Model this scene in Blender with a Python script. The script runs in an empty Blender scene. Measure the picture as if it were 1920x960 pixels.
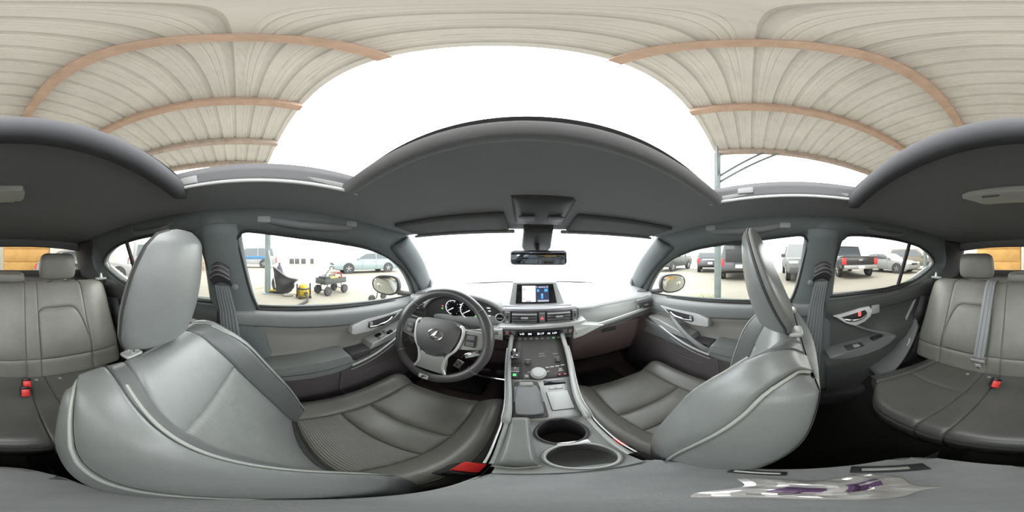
import bpy, bmesh, math, random
from mathutils import Vector as V, Matrix, Euler
random.seed(7)
sc = bpy.context.scene
COL = sc.collection
R = math.radians

# ------------------------------------------------------------------ camera
# car frame: x to the passenger side, y forward, z up from the ground, metres
CAM = V((-0.05, 0.0, 1.17)); YAW = 4.6
cd = bpy.data.cameras.new('camera'); cam = bpy.data.objects.new('camera', cd); COL.objects.link(cam)
cd.type = 'PANO'
try: cd.panorama_type = 'EQUIRECTANGULAR'
except Exception: pass
try: cd.cycles.panorama_type = 'EQUIRECTANGULAR'
except Exception: pass
cd.clip_start = 0.005; cd.clip_end = 500
cam.location = CAM; cam.rotation_euler = (R(90), 0, R(YAW))
sc.camera = cam

# ------------------------------------------------------------------ sky and exposure
SKY = 5.0
w = bpy.data.worlds.new('world'); sc.world = w; w.use_nodes = True
bg = w.node_tree.nodes['Background']; bg.inputs[0].default_value = (0.97, 0.985, 1.0, 1); bg.inputs[1].default_value = SKY
sc.view_settings.view_transform = 'Standard'; sc.view_settings.look = 'None'
sc.view_settings.exposure = 0.35; sc.view_settings.gamma = 1.0
sc.view_settings.use_curve_mapping = False
try:
    sc.cycles.max_bounces = 14; sc.cycles.diffuse_bounces = 7; sc.cycles.transparent_max_bounces = 16
    sc.cycles.sample_clamp_indirect = 8.0
except Exception: pass

# ------------------------------------------------------------------ measuring helpers
def ray(px, py):
    az = R((px - 960) / 1920 * 360 - YAW); el = R((480 - py) / 960 * 180)
    return V((math.sin(az) * math.cos(el), math.cos(az) * math.cos(el), math.sin(el)))
def at(px, py, x=None, y=None, z=None, d=None):
    r = ray(px, py)
    if x is not None: t = (x - CAM.x) / r.x
    elif y is not None: t = (y - CAM.y) / r.y
    elif z is not None: t = (z - CAM.z) / r.z
    else: t = d
    return CAM + r * t
XB, XS = 0.70, 0.40           # side glass plane: half width at z=.96 and its inward lean
def xs(z): return XB - XS * (z - 0.96)
def at_side(px, py):
    r = ray(px, py); s = 1 if r.x > 0 else -1
    # s*(C.x+t r.x) = XB - XS*(C.z + t r.z - .96)
    t = (XB - XS * (CAM.z - 0.96) - s * CAM.x) / (s * r.x + XS * r.z)
    return CAM + r * t

# ------------------------------------------------------------------ materials
MATS = {}
def mat(name, col, rough=0.5, metal=0.0, spec=0.5, bump=0, bscale=200, var=0, vscale=3, emit=None, es=1.0, coat=0, col2=None, stretch=None, bdist=0.002, sheen=0):
    if name in MATS: return MATS[name]
    m = bpy.data.materials.new(name); m.use_nodes = True; nt = m.node_tree; n = nt.nodes; b = n['Principled BSDF']
    b.inputs['Base Color'].default_value = (*col, 1); b.inputs['Roughness'].default_value = rough
    b.inputs['Metallic'].default_value = metal; b.inputs['Specular IOR Level'].default_value = spec
    if coat: b.inputs['Coat Weight'].default_value = coat
    if sheen: b.inputs['Sheen Weight'].default_value = sheen
    if emit: b.inputs['Emission Color'].default_value = (*emit, 1); b.inputs['Emission Strength'].default_value = es
    tc = None
    def coords(scale):
        nonlocal tc
        if tc is None: tc = n.new('ShaderNodeTexCoord')
        mp = n.new('ShaderNodeMapping'); nt.links.new(tc.outputs['Object'], mp.inputs['Vector'])
        s = stretch or (1, 1, 1); mp.inputs['Scale'].default_value = tuple(scale * k for k in s)
        return mp.outputs['Vector']
    if bump:
        t = n.new('ShaderNodeTexNoise'); t.inputs['Scale'].default_value = 1.0; t.inputs['Detail'].default_value = 3
        nt.links.new(coords(bscale), t.inputs['Vector'])
        bp = n.new('ShaderNodeBump'); bp.inputs['Strength'].default_value = bump; bp.inputs['Distance'].default_value = bdist
        nt.links.new(t.outputs['Fac'], bp.inputs['Height']); nt.links.new(bp.outputs['Normal'], b.inputs['Normal'])
    if var:
        t = n.new('ShaderNodeTexNoise'); t.inputs['Scale'].default_value = 1.0; t.inputs['Detail'].default_value = 6; t.inputs['Roughness'].default_value = 0.65
        nt.links.new(coords(vscale), t.inputs['Vector'])
        rp = n.new('ShaderNodeValToRGB'); rp.color_ramp.elements[0].position = 0.3; rp.color_ramp.elements[1].position = 0.7
        c2 = col2 or tuple(min(1, c * (1 + var)) for c in col); c1 = tuple(c * (1 - var) for c in col) if not col2 else col
        rp.color_ramp.elements[0].color = (*c1, 1); rp.color_ramp.elements[1].color = (*c2, 1)
        nt.links.new(t.outputs['Fac'], rp.inputs['Fac']); nt.links.new(rp.outputs['Color'], b.inputs['Base Color'])
    MATS[name] = m; return m

def leather(name, col, rough, holes=False, ribs=False):
    m = mat(name, col, rough - 0.06, spec=0.75, var=0.10, vscale=9)
    nt = m.node_tree; n = nt.nodes; b = n['Principled BSDF']; tc = n.new('ShaderNodeTexCoord')
    vo = n.new('ShaderNodeTexVoronoi'); vo.inputs['Scale'].default_value = 420
    nt.links.new(tc.outputs['Object'], vo.inputs['Vector'])
    bp = n.new('ShaderNodeBump'); bp.inputs['Strength'].default_value = 0.12; bp.inputs['Distance'].default_value = 0.001
    nt.links.new(vo.outputs['Distance'], bp.inputs['Height'])
    out = bp
    if ribs or holes:
        wv = n.new('ShaderNodeTexWave'); wv.bands_direction = 'X' if ribs else 'Y'; wv.inputs['Scale'].default_value = 60 if ribs else 55
        nt.links.new(tc.outputs['Object'], wv.inputs['Vector'])
        b2 = n.new('ShaderNodeBump'); b2.inputs['Strength'].default_value = 0.55; b2.inputs['Distance'].default_value = 0.0012
        nt.links.new(wv.outputs['Fac'], b2.inputs['Height']); nt.links.new(bp.outputs['Normal'], b2.inputs['Normal']); out = b2
    nt.links.new(out.outputs['Normal'], b.inputs['Normal'])
    return m

def glass(name, tint, refl=0.06, haze=0.0):
    m = bpy.data.materials.new(name); m.use_nodes = True; nt = m.node_tree; n = nt.nodes; n.clear()
    o = n.new('ShaderNodeOutputMaterial'); tr = n.new('ShaderNodeBsdfTransparent'); tr.inputs[0].default_value = (*tint, 1)
    gl = n.new('ShaderNodeBsdfGlossy'); gl.inputs['Roughness'].default_value = 0.02
    lw = n.new('ShaderNodeLayerWeight'); lw.inputs[0].default_value = 0.5
    pw = n.new('ShaderNodeMath'); pw.operation = 'POWER'; pw.inputs[1].default_value = 5.0; nt.links.new(lw.outputs['Facing'], pw.inputs[0])
    ma = n.new('ShaderNodeMath'); ma.operation = 'MULTIPLY_ADD'; ma.inputs[1].default_value = 0.55; ma.inputs[2].default_value = 0.035; nt.links.new(pw.outputs[0], ma.inputs[0])
    mx = n.new('ShaderNodeMixShader'); nt.links.new(ma.outputs[0], mx.inputs[0]); nt.links.new(tr.outputs[0], mx.inputs[1]); nt.links.new(gl.outputs[0], mx.inputs[2])
    last = mx
    if haze:
        tl = n.new('ShaderNodeBsdfTranslucent'); tl.inputs[0].default_value = (0.95, 0.97, 1, 1)
        m2 = n.new('ShaderNodeMixShader'); m2.inputs[0].default_value = haze
        nt.links.new(last.outputs[0], m2.inputs[1]); nt.links.new(tl.outputs[0], m2.inputs[2]); last = m2
    nt.links.new(last.outputs[0], o.inputs[0]); MATS[name] = m; return m

L_SEAT = leather('leather_seat', (0.225, 0.235, 0.228), 0.42)
L_INS = leather('leather_insert', (0.245, 0.253, 0.243), 0.50, ribs=True)
L_CUSH = leather('leather_cushion', (0.20, 0.194, 0.176), 0.42)
L_CUSHI = leather('leather_cushion_ribbed', (0.215, 0.208, 0.19), 0.5, holes=True)
L_DARK = leather('leather_dark', (0.14, 0.145, 0.143), 0.42)
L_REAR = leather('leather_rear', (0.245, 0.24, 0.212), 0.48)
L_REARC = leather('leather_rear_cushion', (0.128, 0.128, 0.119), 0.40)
PIPE = mat('piping', (0.42, 0.43, 0.40), 0.5)
STITCH = mat('stitch', (0.06, 0.06, 0.06), 0.6)
PL_D = mat('plastic_dark', (0.067, 0.063, 0.068), 0.55, bump=0.1, bscale=500, bdist=0.0008)
PL_M = mat('plastic_mid', (0.190, 0.190, 0.194), 0.55, bump=0.1, bscale=500, bdist=0.0008)
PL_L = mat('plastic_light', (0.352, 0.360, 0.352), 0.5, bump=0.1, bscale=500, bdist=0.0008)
DASHTOP = mat('dash_top_glare', (0.60, 0.61, 0.62), 0.42, spec=0.8, bump=0.12, bscale=450, bdist=0.0008)  # pale base colour takes in the windscreen glare on the pad
BROWN = mat('plastic_lower', (0.27, 0.20, 0.205), 0.6)  # brownish tint takes in the lens flare veil over the footwells
SILVER = mat('silver_trim', (0.80, 0.80, 0.79), 0.3, metal=0.25)
SATIN = mat('satin_panel', (0.47, 0.475, 0.46), 0.38, metal=0.25)
CHROME = mat('chrome', (0.85, 0.85, 0.87), 0.10, metal=1.0)
BLACK = mat('gloss_black', (0.012, 0.012, 0.014), 0.15)
MBLACK = mat('matte_black', (0.030, 0.030, 0.032), 0.6)
RUBBER = mat('rubber', (0.03, 0.03, 0.031), 0.75)
HEADL = mat('headliner_cloth', (0.26, 0.26, 0.268), 0.95, bump=0.2, bscale=900, bdist=0.0006, spec=0.2)
HEADE = mat('sunroof_edge_cloth', (0.25, 0.25, 0.256), 0.9, bump=0.2, bscale=900, bdist=0.0006, spec=0.2)
CARPET = mat('carpet', (0.035, 0.034, 0.034), 1.0, bump=0.6, bscale=700, bdist=0.003, spec=0.1)
LIDF = mat('lid_cloth', (0.32, 0.328, 0.328), 0.8, bump=0.35, bscale=700, bdist=0.0012, var=0.12, vscale=14)
PILLAR = mat('pillar_trim', (0.155, 0.172, 0.172), 0.7, bump=0.15, bscale=600, bdist=0.0008)
DOORU = mat('door_upper', (0.25, 0.258, 0.258), 0.5, bump=0.12, bscale=500, bdist=0.0008)
DOORM = mat('door_mid', (0.294, 0.285, 0.266), 0.6, bump=0.12, bscale=500, bdist=0.0008)
DOORL = mat('door_lower', (0.170, 0.150, 0.154), 0.6, bump=0.12, bscale=500, bdist=0.0008)
WEB = mat('belt_webbing', (0.180, 0.189, 0.198), 0.7, bump=0.5, bscale=300, stretch=(4, 4, 0.3), bdist=0.001)
WEBL = mat('belt_webbing_grey', (0.364, 0.371, 0.378), 0.7, bump=0.5, bscale=300, stretch=(4, 4, 0.3), bdist=0.001)
RED = mat('buckle_red', (0.75, 0.03, 0.025), 0.35, emit=(0.8, 0.05, 0.04), es=0.0)
BODY = mat('car_paint', (0.34, 0.35, 0.35), 0.3, metal=0.2, coat=0.4)
WHITE = mat('white_print', (0.85, 0.85, 0.83), 0.5)
GREENL = mat('green_led', (0.1, 0.6, 0.2), 0.4, emit=(0.15, 0.9, 0.25), es=0.9)
REDL = mat('red_led', (0.6, 0.1, 0.1), 0.4, emit=(0.9, 0.15, 0.15), es=0.6)
WLED = mat('white_led', (0.8, 0.8, 0.8), 0.4, emit=(0.9, 0.93, 1.0), es=1.1)
GREYL = mat('grey_print', (0.33, 0.33, 0.33), 0.5)
LENS = mat('lamp_lens', (0.62, 0.62, 0.56), 0.35)
GLASS = glass('side_glass', (0.93, 0.96, 0.93))
GLASSR = glass('tinted_glass', (0.86, 0.87, 0.82))
GLASSW = glass('windscreen_glass', (0.90, 0.93, 0.93), haze=0.22)  # translucent haze mixed in for dust and the veiling glare
MIRROR = mat('mirror_glass', (0.80, 0.83, 0.82), 0.02, metal=1.0)

# ------------------------------------------------------------------ mesh helpers: everything is a (verts, faces) pair
def join(*vfs):
    vs, fs = [], []
    for v, f in vfs:
        k = len(vs); vs += [V(p) for p in v]; fs += [tuple(i + k for i in q) for q in f]
    return vs, fs
def xf(vf, m):
    return [m @ V(p) for p in vf[0]], vf[1]
def rot(rx=0, ry=0, rz=0, loc=(0, 0, 0)):
    return Matrix.Translation(V(loc)) @ Euler((R(rx), R(ry), R(rz)), 'XYZ').to_matrix().to_4x4()
def bm_out(bm):
    bm.verts.index_update()
    r = ([v.co.copy() for v in bm.verts], [tuple(v.index for v in f.verts) for f in bm.faces]); bm.free(); return r
def rbox(c, s, r=0.004, seg=2, m=None):
    bm = bmesh.new(); bmesh.ops.create_cube(bm, size=1)
    for v in bm.verts: v.co = V((v.co.x * s[0], v.co.y * s[1], v.co.z * s[2]))
    r = min(r, min(s) * 0.49)
    if r > 0: bmesh.ops.bevel(bm, geom=bm.edges[:], offset=r, segments=seg, affect='EDGES', profile=0.5)
    vf = bm_out(bm)
    mm = Matrix.Translation(V(c)) @ (m if m is not None else Matrix.Identity(4))
    return xf(vf, mm)
def prism(poly, fn, d0, d1, bev=0.0, seg=2):
    """polygon of 2-D points; fn(a, b, depth) -> 3-D"""
    bm = bmesh.new(); n = len(poly)
    A = [bm.verts.new((p[0], p[1], d0)) for p in poly]; B = [bm.verts.new((p[0], p[1], d1)) for p in poly]
    bm.faces.new(A); bm.faces.new(B[::-1])
    for i in range(n): bm.faces.new((A[i], A[(i + 1) % n], B[(i + 1) % n], B[i]))
    if bev:
        es = [e for e in bm.edges if abs(e.verts[0].co.z - e.verts[1].co.z) < 1e-9]
        bmesh.ops.bevel(bm, geom=es, offset=bev, segments=seg, affect='EDGES', profile=0.5, clamp_overlap=True)
    vs, fs = bm_out(bm)
    return [V(fn(p.x, p.y, p.z)) for p in vs], fs
def cat(pts, t):
    """Catmull-Rom through pts, t in 0..len-1"""
    n = len(pts); t = max(0, min(n - 1 - 1e-9, t)); i = int(t); f = t - i
    p1, p2 = pts[i], pts[i + 1]; p0 = pts[i - 1] if i else [2 * a - b for a, b in zip(p1, p2)]
    p3 = pts[i + 2] if i + 2 < n else [2 * a - b for a, b in zip(p2, p1)]
    return [0.5 * (2 * b + (c - a) * f + (2 * a - 5 * b + 4 * c - d) * f * f + (3 * b - a - 3 * c + d) * f ** 3) for a, b, c, d in zip(p0, p1, p2, p3)]
def smooth_line(pts, k=6):
    pts = [list(p) for p in pts]
    return [V(cat(pts, i / k)) for i in range((len(pts) - 1) * k + 1)]
def smooth_loop(pts, k=5):
    n = len(pts); q = [list(pts[-1])] + [list(p) for p in pts] + [list(pts[0]), list(pts[1])]
    return [cat(q, 1 + i / k) for i in range(n * k)]
def tube(pts, r, n=8, closed=False, flat=None, up=(0, 0, 1)):
    """r a number or one radius for each point; flat=(a,b) elliptic section"""
    pts = [V(p) for p in pts]; m = len(pts); vs, fs = [], []; prev = None
    for i, p in enumerate(pts):
        if closed: tg = pts[(i + 1) % m] - pts[i - 1]
        else: tg = pts[min(i + 1, m - 1)] - pts[max(i - 1, 0)]
        tg.normalize()
        a = prev if prev is not None else V(up)
        s = a - tg * a.dot(tg)
        if s.length < 1e-4: s = V((1, 0, 0)) - tg * tg.x
        s.normalize(); prev = s; b = tg.cross(s); rr = r[i] if isinstance(r, (list, tuple)) else r
        ra, rb = (rr, rr) if not flat else (rr * flat[0], rr * flat[1])
        for k in range(n):
            an = 2 * math.pi * k / n; vs.append(p + s * (math.cos(an) * ra) + b * (math.sin(an) * rb))
    for i in range(m if closed else m - 1):
        j = (i + 1) % m
        for k in range(n): fs.append((i * n + k, i * n + (k + 1) % n, j * n + (k + 1) % n, j * n + k))
    if not closed: fs.append(tuple(range(n))[::-1]); fs.append(tuple((m - 1) * n + k for k in range(n)))
    return vs, fs
def lathe(prof, n=24, axis='z', c=(0, 0, 0), m=None, close=True):
    vs, fs = [], []
    for rr, h in prof:
        for k in range(n):
            a = 2 * math.pi * k / n; p = (rr * math.cos(a), rr * math.sin(a), h)
            if axis == 'x': p = (p[2], p[0], p[1])
            if axis == 'y': p = (p[0], p[2], p[1])
            vs.append(V(p))
    for i in range(len(prof) - 1):
        for k in range(n): fs.append((i * n + k, i * n + (k + 1) % n, (i + 1) * n + (k + 1) % n, (i + 1) * n + k))
    if close: fs.append(tuple(range(n))[::-1]); fs.append(tuple((len(prof) - 1) * n + k for k in range(n)))
    mm = Matrix.Translation(V(c)) @ (m if m is not None else Matrix.Identity(4))
    return xf((vs, fs), mm)
def gridf(f, us, vs_, closed=False):
    P = [V(f(u, v)) for u in us for v in vs_]; nu, nv = len(us), len(vs_); F = []
    for i in range(nu if closed else nu - 1):
        j = (i + 1) % nu
        for k in range(nv - 1): F.append((i * nv + k, j * nv + k, j * nv + k + 1, i * nv + k + 1))
    return P, F
def lin(a, b, n): return [a + (b - a) * i / (n - 1) for i in range(n)]
def fill(loops, fn):
    """plane polygon with holes, first loop outside; fn(a,b) -> 3-D"""
    bm = bmesh.new(); es = []
    for lp in loops:
        q = [bm.verts.new((p[0], p[1], 0)) for p in lp]
        es += [bm.edges.new((q[i], q[(i + 1) % len(q)])) for i in range(len(q))]
    bmesh.ops.triangle_fill(bm, use_beauty=True, use_dissolve=False, edges=es, normal=(0, 0, 1))
    vs, fs = bm_out(bm)
    return [V(fn(p.x, p.y)) for p in vs], fs
def sstep(a, b, x):
    t = max(0, min(1, (x - a) / (b - a))) if a != b else float(x > a); return t * t * (3 - 2 * t)

# ------------------------------------------------------------------ objects
OFF = {}
def ob(name, vf, material, parent=None, smooth=True, solid=0, ang=40, off=-1):
    me = bpy.data.meshes.new(name); o = bpy.data.objects.new(name, me); COL.objects.link(o)
    org = V((0, 0, 0)); p = parent
    if parent is not None: o.parent = parent; org = OFF.get(parent.name, V((0, 0, 0))); OFF[o.name] = org
    me.from_pydata([tuple(V(q) - org) for q in vf[0]], [], [tuple(f) for f in vf[1]])
    bm = bmesh.new(); bm.from_mesh(me); bmesh.ops.recalc_face_normals(bm, faces=bm.faces[:]); bm.to_mesh(me); bm.free()
    if smooth:
        me.shade_smooth(); me.set_sharp_from_angle(angle=R(ang))
    me.materials.append(material)
    if solid:
        s = o.modifiers.new('thickness', 'SOLIDIFY'); s.thickness = solid; s.offset = off
    return o
def tag(o, label=None, category=None, group=None, kind=None):
    if label: o['label'] = label
    if category: o['category'] = category
    if group: o['group'] = group
    if kind: o['kind'] = kind
    return o
def thing(name, label, category, loc=(0, 0, 0), rz=0, group=None, world=True, kind=None):
    """an Empty at the base; world=True: parts are given in car coordinates, else in the thing's own"""
    o = bpy.data.objects.new(name, None); COL.objects.link(o); o.location = loc; o.rotation_euler = (0, 0, R(rz)); o.empty_display_size = 0.05
    OFF[o.name] = V(loc) if world else V((0, 0, 0))
    return tag(o, label, category, group, kind)
def text(name, s, size, mw, material, parent, ext=0.0004):
    cu = bpy.data.curves.new(name, 'FONT'); cu.body = s; cu.size = size; cu.align_x = 'CENTER'; cu.align_y = 'CENTER'; cu.extrude = ext
    tmp = bpy.data.objects.new(name + '_tmp', cu); COL.objects.link(tmp)
    dg = bpy.context.evaluated_depsgraph_get(); dg.update()
    me = tmp.evaluated_get(dg).to_mesh()
    vf = ([mw @ v.co for v in me.vertices], [tuple(p.vertices) for p in me.polygons])
    tmp.evaluated_get(dg).to_mesh_clear(); bpy.data.objects.remove(tmp); bpy.data.curves.remove(cu)
    return ob(name, vf, material, parent, smooth=False)
def frame_m(o, xdir, ydir):
    """matrix with its x and y along the given directions, z out of the plane"""
    x = V(xdir).normalized(); z = x.cross(V(ydir)).normalized(); y = z.cross(x)
    return Matrix(((x.x, y.x, z.x, o[0]), (x.y, y.y, z.y, o[1]), (x.z, y.z, z.z, o[2]), (0, 0, 0, 1)))
def copy_tree(o, parent=None):
    c = o.copy(); COL.objects.link(c)
    if parent is not None: c.parent = parent
    for ch in list(o.children): copy_tree(ch, c)
    return c
# ================================================================== the cabin shell
BELT_PIX = [(490, 578), (600, 577), (700, 568), (770, 560)]
def belt(y):                                     # height of the window sill along the car
    pts = [(-1.05, 1.13), (-0.95, 1.085), (-0.75, 1.005), (-0.55, 0.985), (-0.2, 0.975), (0.0, 0.962), (0.3, 0.945), (0.6, 0.925), (1.0, 0.915)]
    for (a, b), (c, d) in zip(pts, pts[1:]):
        if y <= c: return b + (d - b) * max(0, (y - a)) / (c - a)
    return pts[-1][1]
def yz(p): return (p.y, p.z)
front_win = [yz(at_side(*q)) for q in [(452, 442), (447, 452), (456, 490), (471, 545), (484, 573), (492, 577), (600, 576), (700, 567), (766, 557), (772, 549), (758, 515), (732, 488), (692, 468), (640, 456), (560, 445), (500, 437), (462, 434)]]
rear_win = [yz(at_side(*q)) for q in [(1580, 447), (1572, 456), (1558, 505), (1545, 550), (1550, 554), (1610, 549), (1680, 539), (1716, 522), (1744, 499), (1745, 484), (1726, 466), (1690, 453), (1640, 444), (1592, 441)]]
def loopify(pts, k=4):
    return [tuple(p) for p in smooth_loop(pts, k)]
FW, RW = loopify(front_win), loopify(rear_win)
FW = [(y, z) for y, z in FW]; 
frame_out = [(1.06, 0.905), (0.985, 0.955), (0.86, 1.045), (0.74, 1.145), (0.64, 1.225), (0.585, 1.275), (0.45, 1.315), (0.2, 1.335), (-0.2, 1.34), (-0.6, 1.335), (-0.95, 1.325), (-1.15, 1.30), (-1.22, 1.12), (-1.22, 1.0), (-0.9, 0.98), (-0.5, 0.93), (0.0, 0.91), (0.5, 0.87), (1.0, 0.85)]
for s, side in ((-1, 'left'), (1, 'right')):
    fr = ob('wall_' + side, fill([frame_out, FW, RW], lambda a, b: (s * xs(b), a, b)), PILLAR, None, solid=0.045, off=1 if s < 0 else -1, ang=60)
    m = fr.modifiers['thickness']; m.offset = 0
    tag(fr, 'grey trimmed window frame wall along the %s side of the cabin' % ("driver's" if s < 0 else "passenger's"), 'wall', kind='structure')
    for lp in (FW, RW):
        ob('window_seal', tube([(s * (xs(b) - 0.022), a, b) for a, b in lp], 0.006, 6, True), RUBBER, fr)
# panes: front, rear and the fixed quarter light behind the division bar
k = 1
DIV_T, DIV_B = yz(at_side(1704, 458)), yz(at_side(1681, 541))
for s, side in ((-1, "driver's"), (1, "passenger's")):
    for lp, nm in ((FW, 'front'), (RW, 'rear')):
        o = ob('window_%d' % k, fill([lp], lambda a, b: (s * (xs(b) + 0.004), a, b)), GLASS if nm == 'front' else GLASSR, None, smooth=False); k += 1
        tag(o, "clear side window pane of the %s %s door" % (side, nm), 'window', kind='structure')
        if nm == 'rear':
            a, b = V((s * (xs(DIV_T[1]) - 0.004), *DIV_T)), V((s * (xs(DIV_B[1]) - 0.004), *DIV_B))
            ob('division_bar', tube([a, b], 0.011, 8), RUBBER, o)

# windscreen, rear screen
WS_T = [(-0.565, 0.56, 1.262), (-0.3, 0.625, 1.287), (0, 0.645, 1.295), (0.3, 0.625, 1.287), (0.565, 0.56, 1.262)]
WS_B = [(-0.72, 0.985, 0.955), (-0.4, 1.21, 0.965), (0, 1.28, 0.97), (0.4, 1.21, 0.965), (0.72, 0.985, 0.955)]
def ws(u, v):
    a, b = V(cat(WS_T, u * 4)), V(cat(WS_B, u * 4)); p = a.lerp(b, v); p.z += 0.02 * math.sin(math.pi * v); return p
o = ob('window_5', gridf(ws, lin(0, 1, 25), lin(0, 1, 9)), GLASSW, None); tag(o, 'dusty windscreen with added white glare haze above the dashboard', 'window', kind='structure')
RS_T = [(-0.545, -1.16, 1.215), (-0.3, -1.18, 1.24), (0, -1.19, 1.245), (0.3, -1.18, 1.24), (0.545, -1.16, 1.215)]
RS_B = [(-0.645, -1.33, 1.05), (-0.3, -1.42, 1.045), (0, -1.44, 1.045), (0.3, -1.42, 1.045), (0.645, -1.33, 1.05)]
def rs(u, v): return V(cat(RS_T, u * 4)).lerp(V(cat(RS_B, u * 4)), v)
o = ob('window_6', gridf(rs, lin(0, 1, 25), lin(0, 1, 6)), GLASSR, None); tag(o, 'tinted rear screen behind the back seat headrests', 'window', kind='structure')

# headliner with the sunroof opening
SX, SYF, SYR = 0.395, 0.198, -0.215               # opening half width, front and rear edge
def roof_z(x, y):
    edge = 1.262 + 0.048 * (1 - ((y + 0.28) / 0.86) ** 2)          # along the side rail
    edge = 1.262 + (edge - 1.262) * (1 if y > -0.9 else max(0.0, 1 - (-0.9 - y) / 0.35))
    crown = 0.058 * (1 - (abs(x) / 0.58) ** 2.2)
    f = sstep(0.66, 0.25, y) * sstep(-1.25, -0.75, y)
    return edge + crown * (0.45 + 0.55 * f)
def head_x(y): return 0.590
def yf_head(x): return 0.655 - 0.29 * (abs(x) / 0.57) ** 2 * 0.33
NX = [-1, -0.93, -0.85, -SX / 0.578, -0.45, -0.22, 0, 0.22, 0.45, SX / 0.578, 0.85, 0.93, 1]
NY = [1.0, 0.9, 0.78, 0.6, 0.42, SYF, SYR, -0.3, -0.4, -0.55, -0.7, -0.85, -1.0, -1.1, -1.2]
def hl(u, v, dz=0):
    x = u * 0.578; yy = v
    if v > SYF:
        f = (v - SYF) / (1 - SYF); yy = SYF + f * (yf_head(x) - SYF)
    if abs(u) > SX / 0.578 + 1e-6:
        e = (abs(u) - SX / 0.578) / (1 - SX / 0.578); x = math.copysign(SX + e * (head_x(yy) - SX), u)
    return V((x, yy, roof_z(x, yy) + dz))
def dens(l, n=3):
    o_ = []
    for a, b in zip(l, l[1:]): o_ += [a + (b - a) * i / n for i in range(n)]
    return o_ + [l[-1]]
UX, UY = dens(NX), dens(NY)
pts, fs = gridf(lambda u, v: hl(u, v), UX, UY); nv = len(UY)
fs2 = []
for (i, j), f in zip([(i, j) for i in range(len(UX) - 1) for j in range(nv - 1)], fs):
    um, vm = (UX[i] + UX[i + 1]) / 2, (UY[j] + UY[j + 1]) / 2
    if abs(um) < SX / 0.578 and SYR < vm < SYF: continue
    fs2.append(f)
CEIL = ob('ceiling', (pts, fs2), HEADL, None, ang=80)
tag(CEIL, 'charcoal cloth headliner around the open sunroof', 'ceiling', kind='structure')
# rounded lips of the opening: front lip, thick rear lip (the retracted panel edge), side channels with a metal rail
lipf = [V((x, SYF + 0.004 - 0.014 * (abs(x) / SX) ** 2 * 1.2, roof_z(x, SYF) + 0.012)) for x in lin(-SX, SX, 25)]
ob('sunroof_front_lip', tube(lipf, 0.02, 12, flat=(0.9, 0.9)), HEADE, CEIL)
lipr = [V((x, SYR - 0.004 + 0.012 * (1 - (abs(x) / SX) ** 2), roof_z(x, SYR) + 0.004)) for x in lin(-SX - 0.05, SX + 0.05, 25)]
ob('sunroof_rear_lip', tube(lipr, [0.004 if i in (0, 24) else 0.024 for i in range(25)], 14), mat('rear_lip_cloth', (0.10, 0.10, 0.104), 0.95, spec=0.15), CEIL)
def rear_panel(u, v):                             # slid back glass panel with its cloth shade, leading edge in view
    x = (u * 2 - 1) * SX; y = SYR + 0.01 - 0.045 * v - 0.0 + 0.012 * (1 - (x / SX) ** 2)
    return (x, y, roof_z(x, SYR) + 0.024 + 0.03 * v)
ob('sunroof_shade', gridf(rear_panel, lin(0, 1, 21), lin(0, 1, 5)), PL_D, CEIL, solid=0.006)
for s in (-1, 1):
    ys = lin(SYR - 0.01, SYF + 0.01, 17)
    ob('sunroof_rail', tube([V((s * (SX - 0.001), y, roof_z(SX, y) + 0.004)) for y in ys], 0.0045, 8), SILVER, CEIL)
    ch = gridf(lambda u, v: (s * (SX + 0.012 - 0.016 * v), SYR - 0.02 + (SYF - SYR + 0.04) * u, roof_z(SX, SYR + (SYF - SYR) * u) + 0.006 + 0.042 * v), lin(0, 1, 17), lin(0, 1, 4))
    ob('sunroof_channel', ch, PL_M, CEIL, solid=0.006)
    ys2 = lin(SYR + 0.02, SYF - 0.03, 12)
    ob('sunroof_arm', tube([V((s * (SX + 0.002), y, roof_z(SX, y) + 0.022 + 0.012 * math.sin((y - SYR) * 9))) for y in ys2], 0.006, 6, flat=(1.6, 0.5)), PL_L, CEIL)
    ob('sunroof_stop', rbox((s * (SX + 0.0), SYF - 0.1 if s > 0 else SYR + 0.03, roof_z(SX, 0) + 0.026), (0.012, 0.045, 0.022), 0.003), PL_L, CEIL)
# outer roof skin
pts, fs = gridf(lambda u, v: hl(u * 1.0, v, 0.046), UX, UY); fs2 = []
for (i, j), f in zip([(i, j) for i in range(len(UX) - 1) for j in range(nv - 1)], fs):
    um, vm = (UX[i] + UX[i + 1]) / 2, (UY[j] + UY[j + 1]) / 2
    if abs(um) < SX / 0.578 and SYR < vm < SYF: continue
    fs2.append(f)
o = ob('ceiling_outer_skin', (pts, fs2), BODY, None, ang=80); tag(o, 'pale painted roof skin outside around the sunroof', 'roof', kind='structure')

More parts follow.
